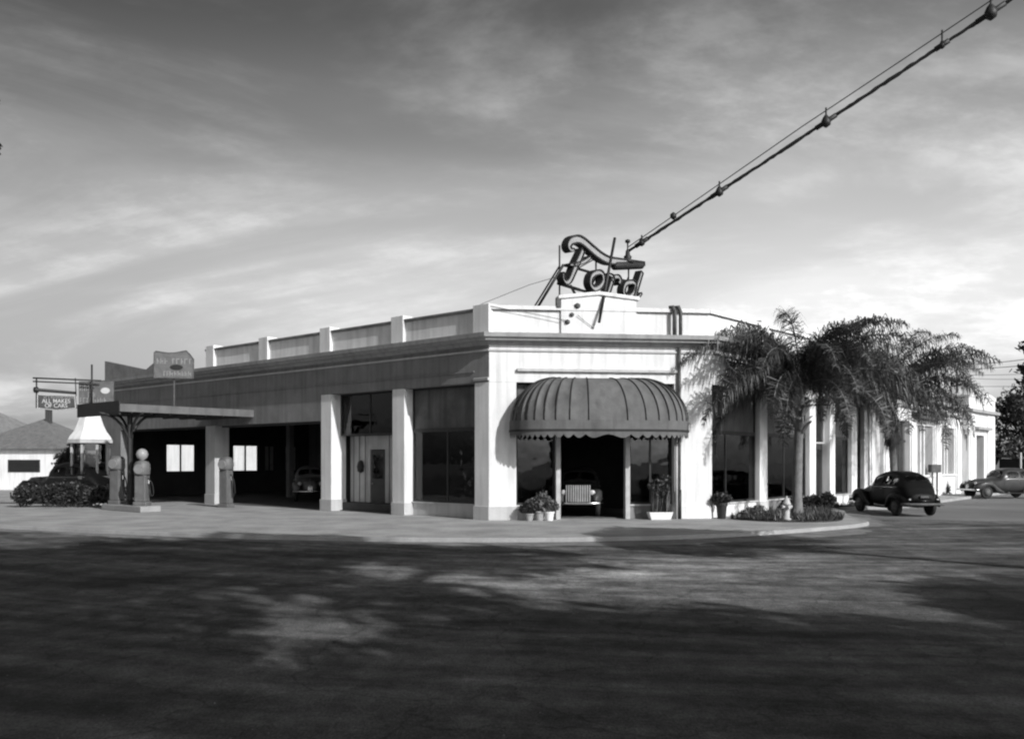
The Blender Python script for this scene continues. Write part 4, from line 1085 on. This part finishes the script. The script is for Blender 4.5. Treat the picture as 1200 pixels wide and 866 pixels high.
def palm(label, base, h, nf, flen, seed, lean=(0, 0), tr=0.17, skirt=False):
    r = random.Random(seed)
    t = thing('feather_palm', label, 'palm', base, 0, 'feather palms in front of the street side')
    tb = MB(); N_ = 40; pts = []; rs = []
    for i in range(N_ + 1):
        f = i / N_
        pts.append((lean[0] * f * f, lean[1] * f * f, h * f - 0.1))
        ring = 1 + 0.06 * (i % 2)
        rs.append(tr * (1.45 - 0.9 * min(1, f * 6) + 0.45 * min(1, f * 6) - 0.18 * f) * ring)
    tb.tube(pts, rs, 12); tb.build('trunk', M['palmbark'], t, smooth=True)
    top = Vector(pts[-1])
    hb = MB()
    for i in range(34):   # old leaf bases and fibre under the crown
        a = r.uniform(0, 6.28); z = -r.uniform(0.0, 1.5); d = Vector((math.cos(a), math.sin(a), 0))
        p = top + Vector((0, 0, z)); hb.tube([p + d * tr * 0.6, p + d * (tr + 0.10) + Vector((0, 0, 0.25)), p + d * (tr + 0.26) + Vector((0, 0, 0.36))], [0.07, 0.05, 0.02], 5)
    hb.build('leaf_base', M['palmbark'], t)
    fv = []; ff = []; rb = MB()
    for i in range(nf):
        az = i * 2.39996 + r.uniform(-0.25, 0.25)
        f = (i + 0.5) / nf
        el = rad(74) * (1 - f) ** 0.95 + rad(8) * f + r.uniform(-0.1, 0.1)
        L_ = flen * r.uniform(0.85, 1.1) * (0.8 + 0.2 * math.sin(f * 3.0))
        droop = rad(r.uniform(85, 130))
        d0 = Vector((math.cos(az), math.sin(az), 0))
        S = 30; p = top.copy(); P = [p.copy()]; ang = el; D = []
        for s in range(S):
            u = s / S
            ang_s = el - droop * u ** 1.5
            dv = d0 * math.cos(ang_s) + Vector((0, 0, math.sin(ang_s)))
            D.append(dv); p = p + dv * (L_ / S); P.append(p.copy())
        D.append(D[-1])
        rb.tube(P[::3], [0.035 * (1 - k / 11) + 0.006 for k in range(len(P[::3]))], 5)
        side = d0.cross(Vector((0, 0, 1))).normalized()
        nl = 125
        for k in range(nl):
            u = 0.13 + 0.87 * k / nl
            x = u * S; j = min(int(x), S - 1); q = P[j].lerp(P[j + 1], x - j); dv = D[j]
            ll = 1.05 * (math.sin(math.pi * min(1, 0.12 + u * 0.86)) ** 0.6) * r.uniform(0.62, 1.12)
            for sgn in (-1, 1):
                o = (side * sgn * r.uniform(0.35, 1.0) + dv * r.uniform(0.15, 0.75) + Vector((0, 0, r.uniform(-0.9, 0.75)))).normalized()
                o2 = (o * r.uniform(0.25, 0.6) + Vector((0, 0, -r.uniform(0.7, 1.3)))).normalized()
                w = dv.cross(o); w = (dv * 0.8 + w * r.uniform(-0.5, 0.5)).normalized() * r.uniform(0.010, 0.018)
                m = q + o * ll * 0.45; e = m + o2 * ll * 0.55
                b_ = len(fv)
                fv += [q - w, q + w, m + w * 1.1, m - w * 1.1, e]
                if r.random() > 0.93: del fv[b_:]; continue
                ff += [(b_, b_ + 1, b_ + 2, b_ + 3), (b_ + 3, b_ + 2, b_ + 4)]
    rb.build('frond_stalk', M['palmbark'], t, smooth=True)
    if skirt:
        kv = []; kf = []
        for i in range(1500):
            a = r.uniform(0, 6.283); z = h - r.uniform(0.0, 2.1); d = Vector((math.cos(a), math.sin(a), 0)); f_ = max(0, z) / h
            q = Vector((lean[0] * f_ * f_, lean[1] * f_ * f_, z)) + d * r.uniform(0.12, 0.42)
            l = r.uniform(0.35, 0.8); w = d.cross(Vector((0, 0, 1))) * r.uniform(0.006, 0.016); e = q + d * r.uniform(-0.05, 0.15) - Vector((0, 0, l)); b_ = len(kv)
            kv += [q - w, q + w, e]; kf.append((b_, b_ + 1, b_ + 2))
        MB().add(kv, kf).build('frond_skirt', M['leaf2'], t, fix=False)
    MB().add(fv, ff).build('crown', M['palmleaf'], t, fix=False)
    return t
palm('feather palm with its pale trunk behind the fire hydrant', (10.15, 31.9, WALK), 4.6, 54, 5.1, 3, (0.1, -0.1))
palm('arching feather palm rising behind the black sedan', (17.5, 41.0, WALK), 4.9, 48, 5.6, 8, (-0.3, 0.0), skirt=True)

# clipped hedge and shrubs on the forecourt side
hc = [(-2.1 + i * 0.34, R.uniform(-0.2, 0.2), 0.55 + R.uniform(-0.1, 0.22), R.uniform(0.4, 0.56)) for i in range(13)]
bush('hedge', 'low dark ragged hedge in front of the pumps and kiosk', (-19.0, 38.8, WALK), hc, 9000, 0.085, 31, stems=12, cat='hedge')
bush('shrub', 'tall dark shrub between the white house and the kiosk', (-21.3, 43.5, WALK), [(0, 0, 1.3, 0.7), (0.5, 0.2, 1.9, 0.6), (-0.4, 0, 2.0, 0.55), (0.1, 0, 2.5, 0.45), (0.9, 0.1, 1.5, 0.55)], 3600, 0.10, 33)
# beds on the right
bush('round_shrub', 'round dark clipped shrub at the nose of the black sedan', (12.75, 36.2, WALK), [(0, 0, 0.5, 0.28), (0.15, 0.1, 0.42, 0.26), (-0.15, 0, 0.36, 0.25), (0, 0, 0.22, 0.22)], 2000, 0.07, 35)
bush('cone_shrub', 'small pointed dark shrub against the pillared building', (25.6, 53.0, WALK), [(0, 0, 0.25, 0.34), (0, 0, 0.5, 0.26), (0, 0, 0.78, 0.16)], 900, 0.07, 36)
bush('low_shrub', 'loose low shrub under the street side display window', (8.35, 31.35, WALK), [(0, 0, 0.2, 0.22), (0.4, 0.45, 0.25, 0.22), (-0.3, -0.3, 0.16, 0.18)], 900, 0.08, 37, lm='palegreen')
bush('low_shrub', 'dark low shrubs along the bed behind the palm trunk', tuple(FR(6.6, 0.45, 0.0)), [(0, 0, 0.3, 0.3), (0.5, 0.6, 0.32, 0.3), (1.0, 1.2, 0.34, 0.32), (-0.5, -0.6, 0.28, 0.3), (-1.0, -1.2, 0.24, 0.26)], 2600, 0.08, 38)
# ground cover in the bed
gv = []; gf = []; r = random.Random(40)
def in_poly(x, y, P):
    c = False; j = len(P) - 1
    for i in range(len(P)):
        if (P[i][1] > y) != (P[j][1] > y) and x < (P[j][0] - P[i][0]) * (y - P[i][1]) / (P[j][1] - P[i][1]) + P[i][0]: c = not c
        j = i
    return c
cnt = 0
while cnt < 9000:
    x, y = r.uniform(7.5, 17.6), r.uniform(29, 42.3)
    if not in_poly(x, y, bedo) or math.hypot(x - 9.15, y - 29.75) < 0.55: continue
    cnt += 1
    h = r.uniform(0.05, 0.20) if r.random() < 0.9 else r.uniform(0.2, 0.34)
    a = r.uniform(0, 6.28); w = r.uniform(0.012, 0.03); lx, ly = r.uniform(-0.12, 0.12), r.uniform(-0.12, 0.12)
    b_ = len(gv); z = WALK + 0.035
    gv += [(x - w * math.cos(a), y - w * math.sin(a), z), (x + w * math.cos(a), y + w * math.sin(a), z), (x + lx, y + ly, z + h)]
    gf.append((b_, b_ + 1, b_ + 2))
tag(MB().add(gv, gf).build('ground_cover', M['drygrass'], fix=False), kind='stuff')

# potted plants at the entrance
x0, y0 = 5.04, 30.55
pt_ = thing('planter', 'white tapered trough planter at the foot of the awning post', 'planter', (x0, y0, WALK), ang)
tp = MB(); 
def frus(mb, a0, b0, a1, b1, z0, z1):
    return mb.add([(-a0, -b0, z0), (a0, -b0, z0), (a0, b0, z0), (-a0, b0, z0), (-a1, -b1, z1), (a1, -b1, z1), (a1, b1, z1), (-a1, b1, z1)], [(0, 3, 2, 1), (4, 5, 6, 7), (0, 1, 5, 4), (1, 2, 6, 5), (2, 3, 7, 6), (3, 0, 4, 7)])
frus(tp, 0.34, 0.16, 0.42, 0.2, 0, 0.26); tp.build('trough', M['pot'], pt_, bevel=0.015)
frus(MB(), 0.38, 0.17, 0.38, 0.17, 0.25, 0.268).build('soil', M['soil'], pt_)
pp = thing('spiky_plant', 'spiky tall leaved plant growing in the white trough', 'plant', (x0, y0, WALK + 0.26))
pv = MB(); r = random.Random(51)
for i in range(70):
    a = r.uniform(0, 6.28); sx, sy = r.uniform(-0.32, 0.32), r.uniform(-0.13, 0.13); h = r.uniform(0.5, 1.25); l = r.uniform(0.1, 0.32)
    w = Vector((math.cos(a + 1.57), math.sin(a + 1.57), 0)) * r.uniform(0.014, 0.03)
    p0 = Vector((sx, sy, 0)); p1 = p0 + Vector((math.cos(a) * l * 0.3, math.sin(a) * l * 0.3, h * 0.6)); p2 = p0 + Vector((math.cos(a) * l, math.sin(a) * l, h))
    pv.add([p0 - w, p0 + w, p1 + w, p1 - w, p2], [(0, 1, 2, 3), (3, 2, 4)])
pv.build('blades', M['palegreen'], pp, fix=False)
leaf_cloud([(0.0, 0, 0.7, 0.36), (0.15, 0, 1.1, 0.25), (-0.2, 0, 0.9, 0.25)], 700, 0.07, 52).build('foliage', M['leaf2'], pp, fix=False)
x0, y0 = 0.93, 30.0
def pot(label, x, y, rt, hh, m, seed, leafy, lm):
    p = thing('flower_pot', label, 'flower pot', (x, y, WALK), 0, 'pots beside the entrance')
    MB().lathe([(rt * 0.7, 0), (rt * 0.92, hh * 0.8), (rt * 1.05, hh * 0.82), (rt * 1.05, hh), (rt * 0.9, hh), (rt * 0.85, hh * 0.9), (0.01, hh * 0.9)], (0, 0, 0), 18).build('pot', M[m], p, smooth=False)
    if leafy:
        bush('potted_bush', leafy, (x, y, WALK + hh * 0.88), [(0, 0, 0.25, 0.26), (0.16, 0.05, 0.2, 0.2), (-0.18, 0, 0.18, 0.2)], 900, 0.06, seed, lm, 'bushes potted beside the entrance', cat='plant')
pot('pale flower pot nearest the entrance post', 1.25, 30.05, 0.17, 0.3, 'pot', 61, 'small pale bush in the pot nearest the entrance post', 'palegreen')
pot('grey flower pot under the tallest potted bush', 0.93, 30.15, 0.2, 0.32, 'pot_grey', 62, None, 'leaf2')
bush('potted_bush', 'rounded flowering bush, the tallest beside the entrance window', (0.93, 30.15, WALK + 0.28), [(0, 0, 0.28, 0.33), (0.1, 0, 0.46, 0.26), (-0.2, 0, 0.25, 0.26)], 1500, 0.065, 63, 'palegreen', cat='plant')
pot('small grey flower pot by the sunlit corner pier', 0.58, 30.0, 0.15, 0.24, 'pot_grey', 64, 'small dark bush in the pot by the sunlit corner pier', 'leaf2')
pot('tall dark urn at the corner of the street side window', 7.25, 31.0, 0.2, 0.55, 'iron', 65, 'leafy plant in the dark urn at the window corner', 'leaf2')

# fire hydrant
hy = thing('fire_hydrant', 'pale fire hydrant standing in the planting bed before the palm', 'fire hydrant', (9.15, 29.85, WALK + 0.035), 0.3)
MB().lathe([(0.15, 0), (0.15, 0.05), (0.10, 0.06), (0.095, 0.5), (0.14, 0.52), (0.14, 0.56), (0.115, 0.57), (0.10, 0.66), (0.06, 0.72), (0.025, 0.735), (0.03, 0.79), (0.01, 0.8)], (0, 0, 0), 18).build('barrel', M['hydrant'], hy, smooth=True)
for d in ((1, 0), (-1, 0), (0, -1)):
    MB().tube([(d[0] * 0.06, d[1] * 0.06, 0.44), (d[0] * 0.15, d[1] * 0.15, 0.44), (d[0] * 0.151, d[1] * 0.151, 0.44), (d[0] * 0.185, d[1] * 0.185, 0.44)], [0.05, 0.05, 0.062, 0.062], 12).build('nozzle_cap', M['hydrant'], hy)
# ------------------------------------------------------------------ pillared neighbour building down the right-hand street
nb = thing('pillared_building', 'white pillared commercial building with raking parapet down the side street', 'building', FR(15.8, 0, 0))
T0 = 15.75
FN = FR
def nb_(mb, name, m='plaster', par=None, **k): return bp(mb, name, M[m], par or nb, **k)
nb_(MB().slab([(T0, 4.45), (31.6, 4.25), (31.6, 5.15), (27.0, 5.30), (T0, 5.85)], -0.4, -0.02, FN), 'frieze')
nb_(MB().slab([(T0, 5.72), (27.0, 5.18), (31.6, 5.03), (31.6, 5.2), (27.0, 5.36), (T0, 5.92)], -0.45, 0.28, FN), 'cornice', 'cornice')
nb_(MB().slab([(T0, 4.9), (31.6, 4.6), (31.6, 4.7), (T0, 5.0)], -0.02, 0.10, FN), 'string_course', 'cornice')
for a, c in ((T0, 16.4), (17.7, 19.2), (21.8, 22.9), (26.2, 27.4), (30.5, 31.6)):
    nb_(MB().box(a, c, -0.5, 0.0, 0, 4.45, FN), 'pilaster', bevel=0.02)
    nb_(MB().box(a + 0.12, c - 0.12, 0.0, 0.07, 0.3, 4.3, FN), 'pilaster_face', bevel=0.02)
nb_(MB().box(16.4, 17.7, -0.35, -0.2, 0, 4.45, FN), 'wall_panel', 'plaster_shade')
for a, c in ((22.9, 26.2), (27.4, 30.5)):
    nb_(MB().box(a, c, -0.4, -0.06, 0, 1.12, FN), 'base_panel'); nb_(MB().box(a, c, -0.4, 0.05, 1.12, 1.22, FN), 'sill')
    nb_(MB().box(a, c, -0.4, -0.06, 3.95, 4.3, FN), 'lintel')
    m_ = (a + c) / 2
    fb = MB()
    for q in (a, a + 0.9, m_ - 0.12, c - 0.12): fb.box(q, q + 0.16, -0.3, -0.08, 1.22, 3.95, FN)
    f = nb_(fb, 'window', 'plaster')
    nb_(MB().box(a, c, -0.24, -0.22, 1.22, 3.95, FN), 'pane', 'shade_glass', f)
nb_(MB().box(19.2, 21.8, -0.4, -0.06, 4.1, 4.45, FN), 'lintel')
fb = MB(); fb.box(19.2, 21.8, -0.34, -0.24, 3.0, 3.1, FN); fb.box(20.45, 20.55, -0.34, -0.24, 0.05, 4.1, FN); f = nb_(fb, 'window', 'frame')
nb_(MB().box(19.2, 21.8, -0.3, -0.28, 0.05, 4.1, FN), 'pane', 'glass', f)
# tall end pavilion with the dark doorway
pv_ = MB(); pv_.box(31.6, 33.3, -3, 0.45, 0, 6.05, FN); pv_.box(35.2, 38.0, -3, 0.45, 0, 6.05, FN); pv_.box(33.3, 35.2, -3, 0.45, 3.6, 6.05, FN)
nb_(pv_, 'pavilion', bevel=0.02)
crv = [(31.5, 5.95)] + [(31.5 + 6.6 * i / 12, 6.05 + 0.32 * math.sin(math.pi * i / 12) ** 0.7) for i in range(13)] + [(38.1, 5.95)]
nb_(MB().slab(crv, -0.4, 0.5, FN), 'curved_parapet')
nb_(MB().box(31.4, 38.2, -0.1, 0.72, 5.0, 5.2, FN), 'cornice', 'cornice', bevel=0.02)
nb_(MB().box(32.6, 36.0, 0.45, 0.75, 3.95, 4.12, FN), 'door_hood', 'cornice')
nb_(MB().box(33.35, 35.15, -0.5, -0.4, 0.02, 3.6, FN), 'door', 'frame')
for a, c in ((31.65, 33.0), (35.6, 37.9)):
    nb_(MB().box(a + 0.2, c - 0.2, 0.45, 0.52, 0.3, 4.9, FN), 'pilaster_face', bevel=0.02)
# body behind
o_ = [FN(T0, -0.36, 0), FN(38.0, -0.36, 0), FN(38.0, -14, 0), FN(T0, -14, 0)]
bk = MB(); pth = [(o_[1][0], o_[1][1]), (o_[2][0], o_[2][1]), (o_[3][0], o_[3][1]), (o_[0][0], o_[0][1])]
bk.sweep(pth, [(-0.25, WALK), (0, WALK), (0, WALK + 5.0), (-0.25, WALK + 5.0)]); nb_(bk, 'rear_wall', 'plaster_shade')
nb_(MB().prism([(q[0], q[1]) for q in o_], WALK + 4.98, WALK + 5.06), 'roof', 'roof')
nb_(MB().box(16.0, 37.8, -3.4, -3.2, 0.05, 4.9, FN), 'partition', 'dark')
# bracket sign with unreadable lettering
bs = thing('wall_sign', 'dark sign board with worn lettering high on the pillared building', 'sign', FN(24.3, 0.3, 4.5), math.atan2(uR.y, uR.x))
MB().box(-2.3, 2.3, -0.12, 0.0, -0.25, 0.33).build('board', M['sign_dark'], bs, bevel=0.01)
MB().box(-2.3, 2.3, 0.0, 0.28, -0.05, 0.0).build('bracket', M['iron'], bs)
worn_line(bs, -2.1, 2.1, 0.04, 0.26, y=-0.125, seed=71).data.materials[0] = M['rust']
# pavement post box on legs
x0, y0 = depth_pt(1099.5, 582, WALK)
x0 -= 0.2
pbx = thing('post_box', 'grey box on two thin legs by the pavement before the pillared windows', 'post box', (x0, y0, WALK), 0.1)
MB().box(-0.30, 0.30, -0.18, 0.18, 1.35, 1.80).build('box', M['rust'], pbx, bevel=0.04)
for s in (-0.13, 0.15): MB().tube([(s, 0, 0), (s, 0, 1.36)], 0.045, 8).build('leg', M['rust'], pbx)

# ------------------------------------------------------------------ far left house, sheds, far trees
def house(label, base, w, d, hw, hr, rz, wall_m, roof_m, win, over=0.5, name='house'):
    h = thing(name, label, 'house', base, rz)
    MB().box(0, w, 0, d, 0, hw).build('wall', M[wall_m], h)
    e = over
    MB().add([(-e, -e, hw - 0.05), (w + e, -e, hw - 0.05), (w + e, d + e, hw - 0.05), (-e, d + e, hw - 0.05), (min(w / 2, d / 2), d / 2, hr), (w - min(w / 2, d / 2) * 1.0, d / 2, hr),
              (-e, -e, hw + 0.06), (w + e, -e, hw + 0.06), (w + e, d + e, hw + 0.06), (-e, d + e, hw + 0.06)],
             [(0, 1, 2, 3), (0, 1, 7, 6), (1, 2, 8, 7), (2, 3, 9, 8), (3, 0, 6, 9), (6, 7, 5, 4), (7, 8, 5), (8, 9, 4, 5), (9, 6, 4)]).build('roof', M[roof_m], h)
    for (a, c, z0, z1) in win:
        f = MB().box(a, c, -0.06, 0.02, z0, z1).build('window', M['frame'], h)
        MB().box(a + 0.08, c - 0.08, -0.08, -0.061, z0 + 0.08, z1 - 0.08).build('pane', M['dark_pane'], f)
    return h
hs = house('low white house with a dark hipped roof beyond the forecourt', (-37.6, 62.0, 0.0), 5.9, 9.0, 3.0, 5.25, 0.0, 'plaster', 'shingle', [(2.75, 4.95, 1.35, 2.2)])
ch = MB().box(3.2, 3.55, 4.0, 4.4, 4.7, 6.15).build('chimney', M['dark'], hs, bevel=0.02)
mb = MB().box(5.905, 6.6, 2.0, 8.9, 0, 2.9); mb.build('side_porch', M['plaster_shade'], hs)
house('grey roofed house farther back behind the white house', (-52.0, 74.0, 0.0), 11.5, 9.0, 3.4, 6.4, 0.0, 'plaster_shade', 'shingle2', [(6.5, 8.0, 1.4, 2.6)])
house('white house added behind the garage to brighten its windows', (-33.0, 79.0, 0.0), 17.0, 8.0, 5.2, 6.6, 0.0, 'plaster', 'shingle2', [], name='house')  # house added so its sunlit wall shows bright through the garage windows
# shed and pole at the far right street end
sh = thing('shed', 'dark low shed under the trees beyond the grey sedan', 'shed', (43.5, 74.0, 0))
MB().box(0, 9, 0, 6, 0, 2.3).build('wall', M['dark'], sh)
MB().add([(-0.4, -0.6, 2.1), (9.4, -0.6, 3.0), (9.4, 6.4, 3.4), (-0.4, 6.4, 2.5), (-0.4, -0.6, 2.2), (9.4, -0.6, 3.1), (9.4, 6.4, 3.5), (-0.4, 6.4, 2.6)], [(0, 1, 2, 3), (4, 5, 6, 7), (0, 1, 5, 4), (1, 2, 6, 5), (2, 3, 7, 6), (3, 0, 4, 7)]).build('roof', M['shingle'], sh)
pp2 = thing('street_post', 'thin pale post standing past the roof of the grey sedan', 'post', (35.2, 62.0, 0))
MB().tube([(0, 0, -0.1), (0, 0, 2.7)], 0.07, 8).build('shaft', M['frame_light'], pp2, smooth=True)
for i, (x, y, h, c, lab) in enumerate(((46.5, 80, 9.5, 4.2, 'bushy dark tree above the shed roof'), (52.5, 86, 12.0, 5.0, 'taller dark tree at the far end of the street'), (41.8, 83.0, 6.0, 2.8, 'small dark tree beside the end of the pillared building'), (49.0, 76, 7.0, 3.0, 'low dark tree in front of the taller street end trees'))):
    tree(lab, (x, y, 0), h, c, 80 + i, 5200, 0.24, 0.22, 'trees at the far end of the street', ncl=22, low=0.12)

# overhead wires at the right: from a roof mast to poles out along the street
ms = thing('wire_mast', 'slim service mast on the pavilion roof holding the overhead wires', 'mast', FN(33.0, -0.6, 5.1))
q0 = Vector(FN(33.0, -0.6, 5.1)); 
bp(MB().tube([q0, q0 + Vector((0, 0, 2.5))], 0.04, 6), 'shaft', M['iron'], ms)
bp(MB().box(q0.x - 0.05, q0.x + 0.05, q0.y - 0.5, q0.y + 0.5, q0.z + 1.6, q0.z + 1.68), 'crossarm', M['wood'], ms)
for i, (ya, yb, rr) in enumerate(((428, 417, 0.020), (432.5, 424, 0.020), (439, 434, 0.013), (443, 440, 0.013), (452, 448, 0.013))):
    Ya = 57.0; a = Vector(((1128 - 600) / 1050 * Ya, Ya, EYE + (540 - ya) / 1050 * Ya)); Yb = 50.0
    b_ = Vector(((1200 - 600) / 1050 * Yb, Yb, EYE + (540 - yb) / 1050 * Yb)); e = a + (b_ - a) * 3.0
    w = thing('overhead_wire', ['topmost overhead wire past the palm tips', 'second overhead wire from the top', 'third overhead wire down, thinner', 'fourth overhead wire down, thin', 'lowest thin overhead wire past the palm tips'][i], 'wire', tuple(a), 0, 'overhead wires at the street end')
    pts = []
    for j in range(15):
        f = j / 14; p = a.lerp(e, f); p.z -= 0.35 * 4 * f * (1 - f); p.z += 0.35 * 4 * (1 / 3) * (2 / 3) * f * 1.0; pts.append(p)
    bp(MB().tube(pts, rr, 5), 'strand', M['iron'], w, smooth=True)
ep = thing('utility_pole', 'wire pole far along the side street', 'utility pole', (e.x, e.y, 0))
bp(MB().tube([(e.x, e.y, -0.1), (e.x, e.y, 10.5)], [0.16, 0.11], 10), 'pole', M['wood'], ep, smooth=True)

# ------------------------------------------------------------------ street trees around the viewpoint: they shade the foreground
SH = [  # x, y, height, crown radius, low
    (12.5, -3.5, 11.5, 4.6, 0.5), (17.0, -6.0, 12.5, 5.0, 0.5), (20.0, 0.5, 11.0, 4.2, 0.5), (8.5, -7.5, 11.5, 4.6, 0.5),
    (24.5, -3.0, 12.0, 4.6, 0.5), (10.0, 1.2, 17.0, 5.2, 0.62), (4.4, -4.2, 12.0, 3.8, 0.5), (4.2, -2.0, 16.5, 5.0, 0.62)]
SL = ['spreading shade tree nearest the viewpoint on the verge', 'broad street tree behind the nearest shade tree', 'street tree along the verge opposite the dealership', 'shade tree directly behind the viewpoint',
      'broad street tree farther along the verge', 'tall street tree overhanging the road', 'slimmer street tree just behind the viewpoint', 'tallest street tree behind the viewpoint', 'last street tree along the verge']
for i, (x, y, h, c, lo) in enumerate(SH):
    tree(SL[i], (x, y, 0), h, c, 120 + i, 5000, 0.40, 0.3, 'street trees around the viewpoint', ncl=22, low=lo)
# tree at the kerb whose branch tips hang into view at the right
tr_ = tree('kerbside tree with low branch tips hanging at the edge of the view', (12.6, 15.0, 0), 8.5, 3.0, 140, 3000, 0.22, 0.2, None, low=0.5)
bb = MB(); tips = []
for (px, py, Y) in ((1193, 408, 15.0), (1190, 433, 15.0), (1197, 447, 15.2)):
    p = Vector(P3(px, py, Y)) - Vector((12.6, 15.0, 0)); tips.append((p.x + 0.25, p.y, p.z + 0.02, 0.30))
    bb.tube([(-0.2, 0, 5.0), (-1.8, 0.1, 4.7), (p.x + 1.2, p.y, p.z + 0.2), (p.x + 0.05, p.y, p.z)], [0.05, 0.03, 0.018, 0.006], 6)
bb.build('branch', M['bark'], tr_, smooth=True)
leaf_cloud(tips + [(t[0] + 0.55, t[1], t[2] + 0.08, 0.35) for t in tips], 700, 0.065, 141, 0.45, 0.1).build('leaf_spray', M['leaf'], tr_, fix=False)
tl = tree('roadside tree with leaf tips at the upper edge of the view', (-10.9, 10.5, 0), 10.0, 3.2, 150, 3000, 0.22, 0.2, None, low=0.55)
bb = MB(); tips = []
for (px, py, Y) in ((0, 118, 10.5), (3, 172, 10.5), (-2, 186, 10.5), (-4, 140, 10.5)):
    p = Vector(P3(px, py, Y)) - Vector((-10.9, 10.5, 0)); tips.append((p.x - 0.12, p.y, p.z, 0.13))
    bb.tube([(1.0, 0, 6.4), (p.x - 1.0, p.y, p.z + 0.3), (p.x, p.y, p.z)], [0.04, 0.02, 0.006], 6)
bb.build('branch', M['bark'], tl, smooth=True)
leaf_cloud(tips, 150, 0.045, 151, 0.9, 0.1).build('leaf_spray', M['leaf'], tl, fix=False)

# ------------------------------------------------------------------ camera, sun, sky
cam = bpy.data.cameras.new('camera'); co = bpy.data.objects.new('camera', cam); COL.objects.link(co)
co.location = (0, 0, EYE); co.rotation_euler = (rad(90), 0, 0)
cam.lens = 31.5; cam.sensor_width = 36; cam.shift_y = (540 - 433) / 1200.0; cam.clip_end = 4000; cam.clip_start = 0.05
SC.camera = co
EL = rad(29); hx, hy = 0.658, -0.753
sv = Vector((hx * math.cos(EL), hy * math.cos(EL), math.sin(EL)))
su = bpy.data.lights.new('sun', 'SUN'); su.energy = SUN_E; su.angle = rad(0.6); su.color = (1, 1, 1)
so = bpy.data.objects.new('sun', su); COL.objects.link(so); so.location = (30, -30, 40)
so.rotation_euler = sv.to_track_quat('Z', 'Y').to_euler()
W = bpy.data.worlds.new('World'); SC.world = W; W.use_nodes = True
nt = W.node_tree; N = nt.nodes; L = nt.links
bg = N['Background']; bg.inputs['Strength'].default_value = 0.1
sky = N.new('ShaderNodeTexSky'); sky.sky_type = 'NISHITA'; sky.sun_disc = False; sky.sun_elevation = EL
sky.sun_rotation = math.atan2(hx, hy); sky.air_density = 1.3; sky.dust_density = 2.5
bw_ = N.new('ShaderNodeRGBToBW'); L.new(sky.outputs[0], bw_.inputs[0])
tc = N.new('ShaderNodeTexCoord')
sx = N.new('ShaderNodeSeparateXYZ'); L.new(tc.outputs['Generated'], sx.inputs[0])
def mth(op, a, b_=None):
    n = N.new('ShaderNodeMath'); n.operation = op; n.use_clamp = False
    for i, q in enumerate((a, b_)):
        if q is None: continue
        if isinstance(q, (int, float)): n.inputs[i].default_value = q
        else: L.new(q, n.inputs[i])
    return n.outputs[0]
def ramp(v, pts):
    r = N.new('ShaderNodeValToRGB'); e = r.color_ramp.elements
    while len(e) < len(pts): e.new(0.5)
    for i, (p, c) in enumerate(pts): e[i].position = p; e[i].color = g(c)
    r.color_ramp.interpolation = 'EASE'; L.new(v, r.inputs[0]); return r.outputs[0]
# clear sky: physical sky in monochrome, filtered darker towards the zenith as on the plate
zfac = ramp(sx.outputs['Z'], SKY_RAMP)
clear = mth('MULTIPLY', bw_.outputs[0], zfac)
# high streaky cloud, projected on a flat layer so that it converges at the horizon
zc = mth('ADD', mth('MAXIMUM', sx.outputs['Z'], 0.0), 0.26)
cv = N.new('ShaderNodeCombineXYZ'); L.new(mth('DIVIDE', sx.outputs['X'], zc), cv.inputs[0]); L.new(mth('DIVIDE', sx.outputs['Y'], zc), cv.inputs[1])
mp = N.new('ShaderNodeMapping'); mp.inputs['Rotation'].default_value = (0, 0, 0.35); mp.inputs['Scale'].default_value = (0.9, 1.25, 1); mp.inputs['Location'].default_value = (1.7, 0.6, 0)
L.new(cv.outputs[0], mp.inputs['Vector'])
n1 = N.new('ShaderNodeTexNoise'); n1.inputs['Scale'].default_value = 0.9; n1.inputs['Detail'].default_value = 9; n1.inputs['Roughness'].default_value = 0.58; n1.inputs['Distortion'].default_value = 1.1
L.new(mp.outputs[0], n1.inputs['Vector'])
mask = ramp(n1.outputs['Fac'], [(0.0, 0.0), (0.40, 0.0), (0.70, 1.0)])
n2 = N.new('ShaderNodeTexNoise'); n2.inputs['Scale'].default_value = 3.5; n2.inputs['Detail'].default_value = 8; n2.inputs['Roughness'].default_value = 0.65
L.new(mp.outputs[0], n2.inputs['Vector'])
wisp = ramp(n2.outputs['Fac'], [(0.0, 0.0), (0.42, 0.05), (0.62, 1.0)])
amt = mth('MULTIPLY', mask, mth('ADD', mth('MULTIPLY', wisp, 0.6), 0.4))
azi = ramp(mth('ADD', mth('MULTIPLY', sx.outputs['X'], 0.5), 0.5), [(0.0, 0.5), (0.25, 0.62), (0.5, 0.98), (0.66, 1.36), (1.0, 1.4)])
clear = mth('MULTIPLY', clear, azi)
total = mth('ADD', clear, mth('MULTIPLY', mth('MULTIPLY', amt, ramp(sx.outputs['Z'], CLOUD_RAMP)), CLOUD_GAIN))
cc = N.new('ShaderNodeCombineColor')
for k_ in range(3): L.new(total, cc.inputs[k_])
L.new(cc.outputs[0], bg.inputs['Color'])

SC.view_settings.view_transform = 'Standard'; SC.view_settings.look = 'None'; SC.view_settings.exposure = 0; SC.view_settings.gamma = 1
SC.cycles.use_denoising = True
SC.cycles.max_bounces = 8; SC.cycles.transparent_max_bounces = 16
SC.cycles.pixel_filter_type = 'BLACKMAN_HARRIS'; SC.cycles.filter_width = 2.2
SC.render.film_transparent = False
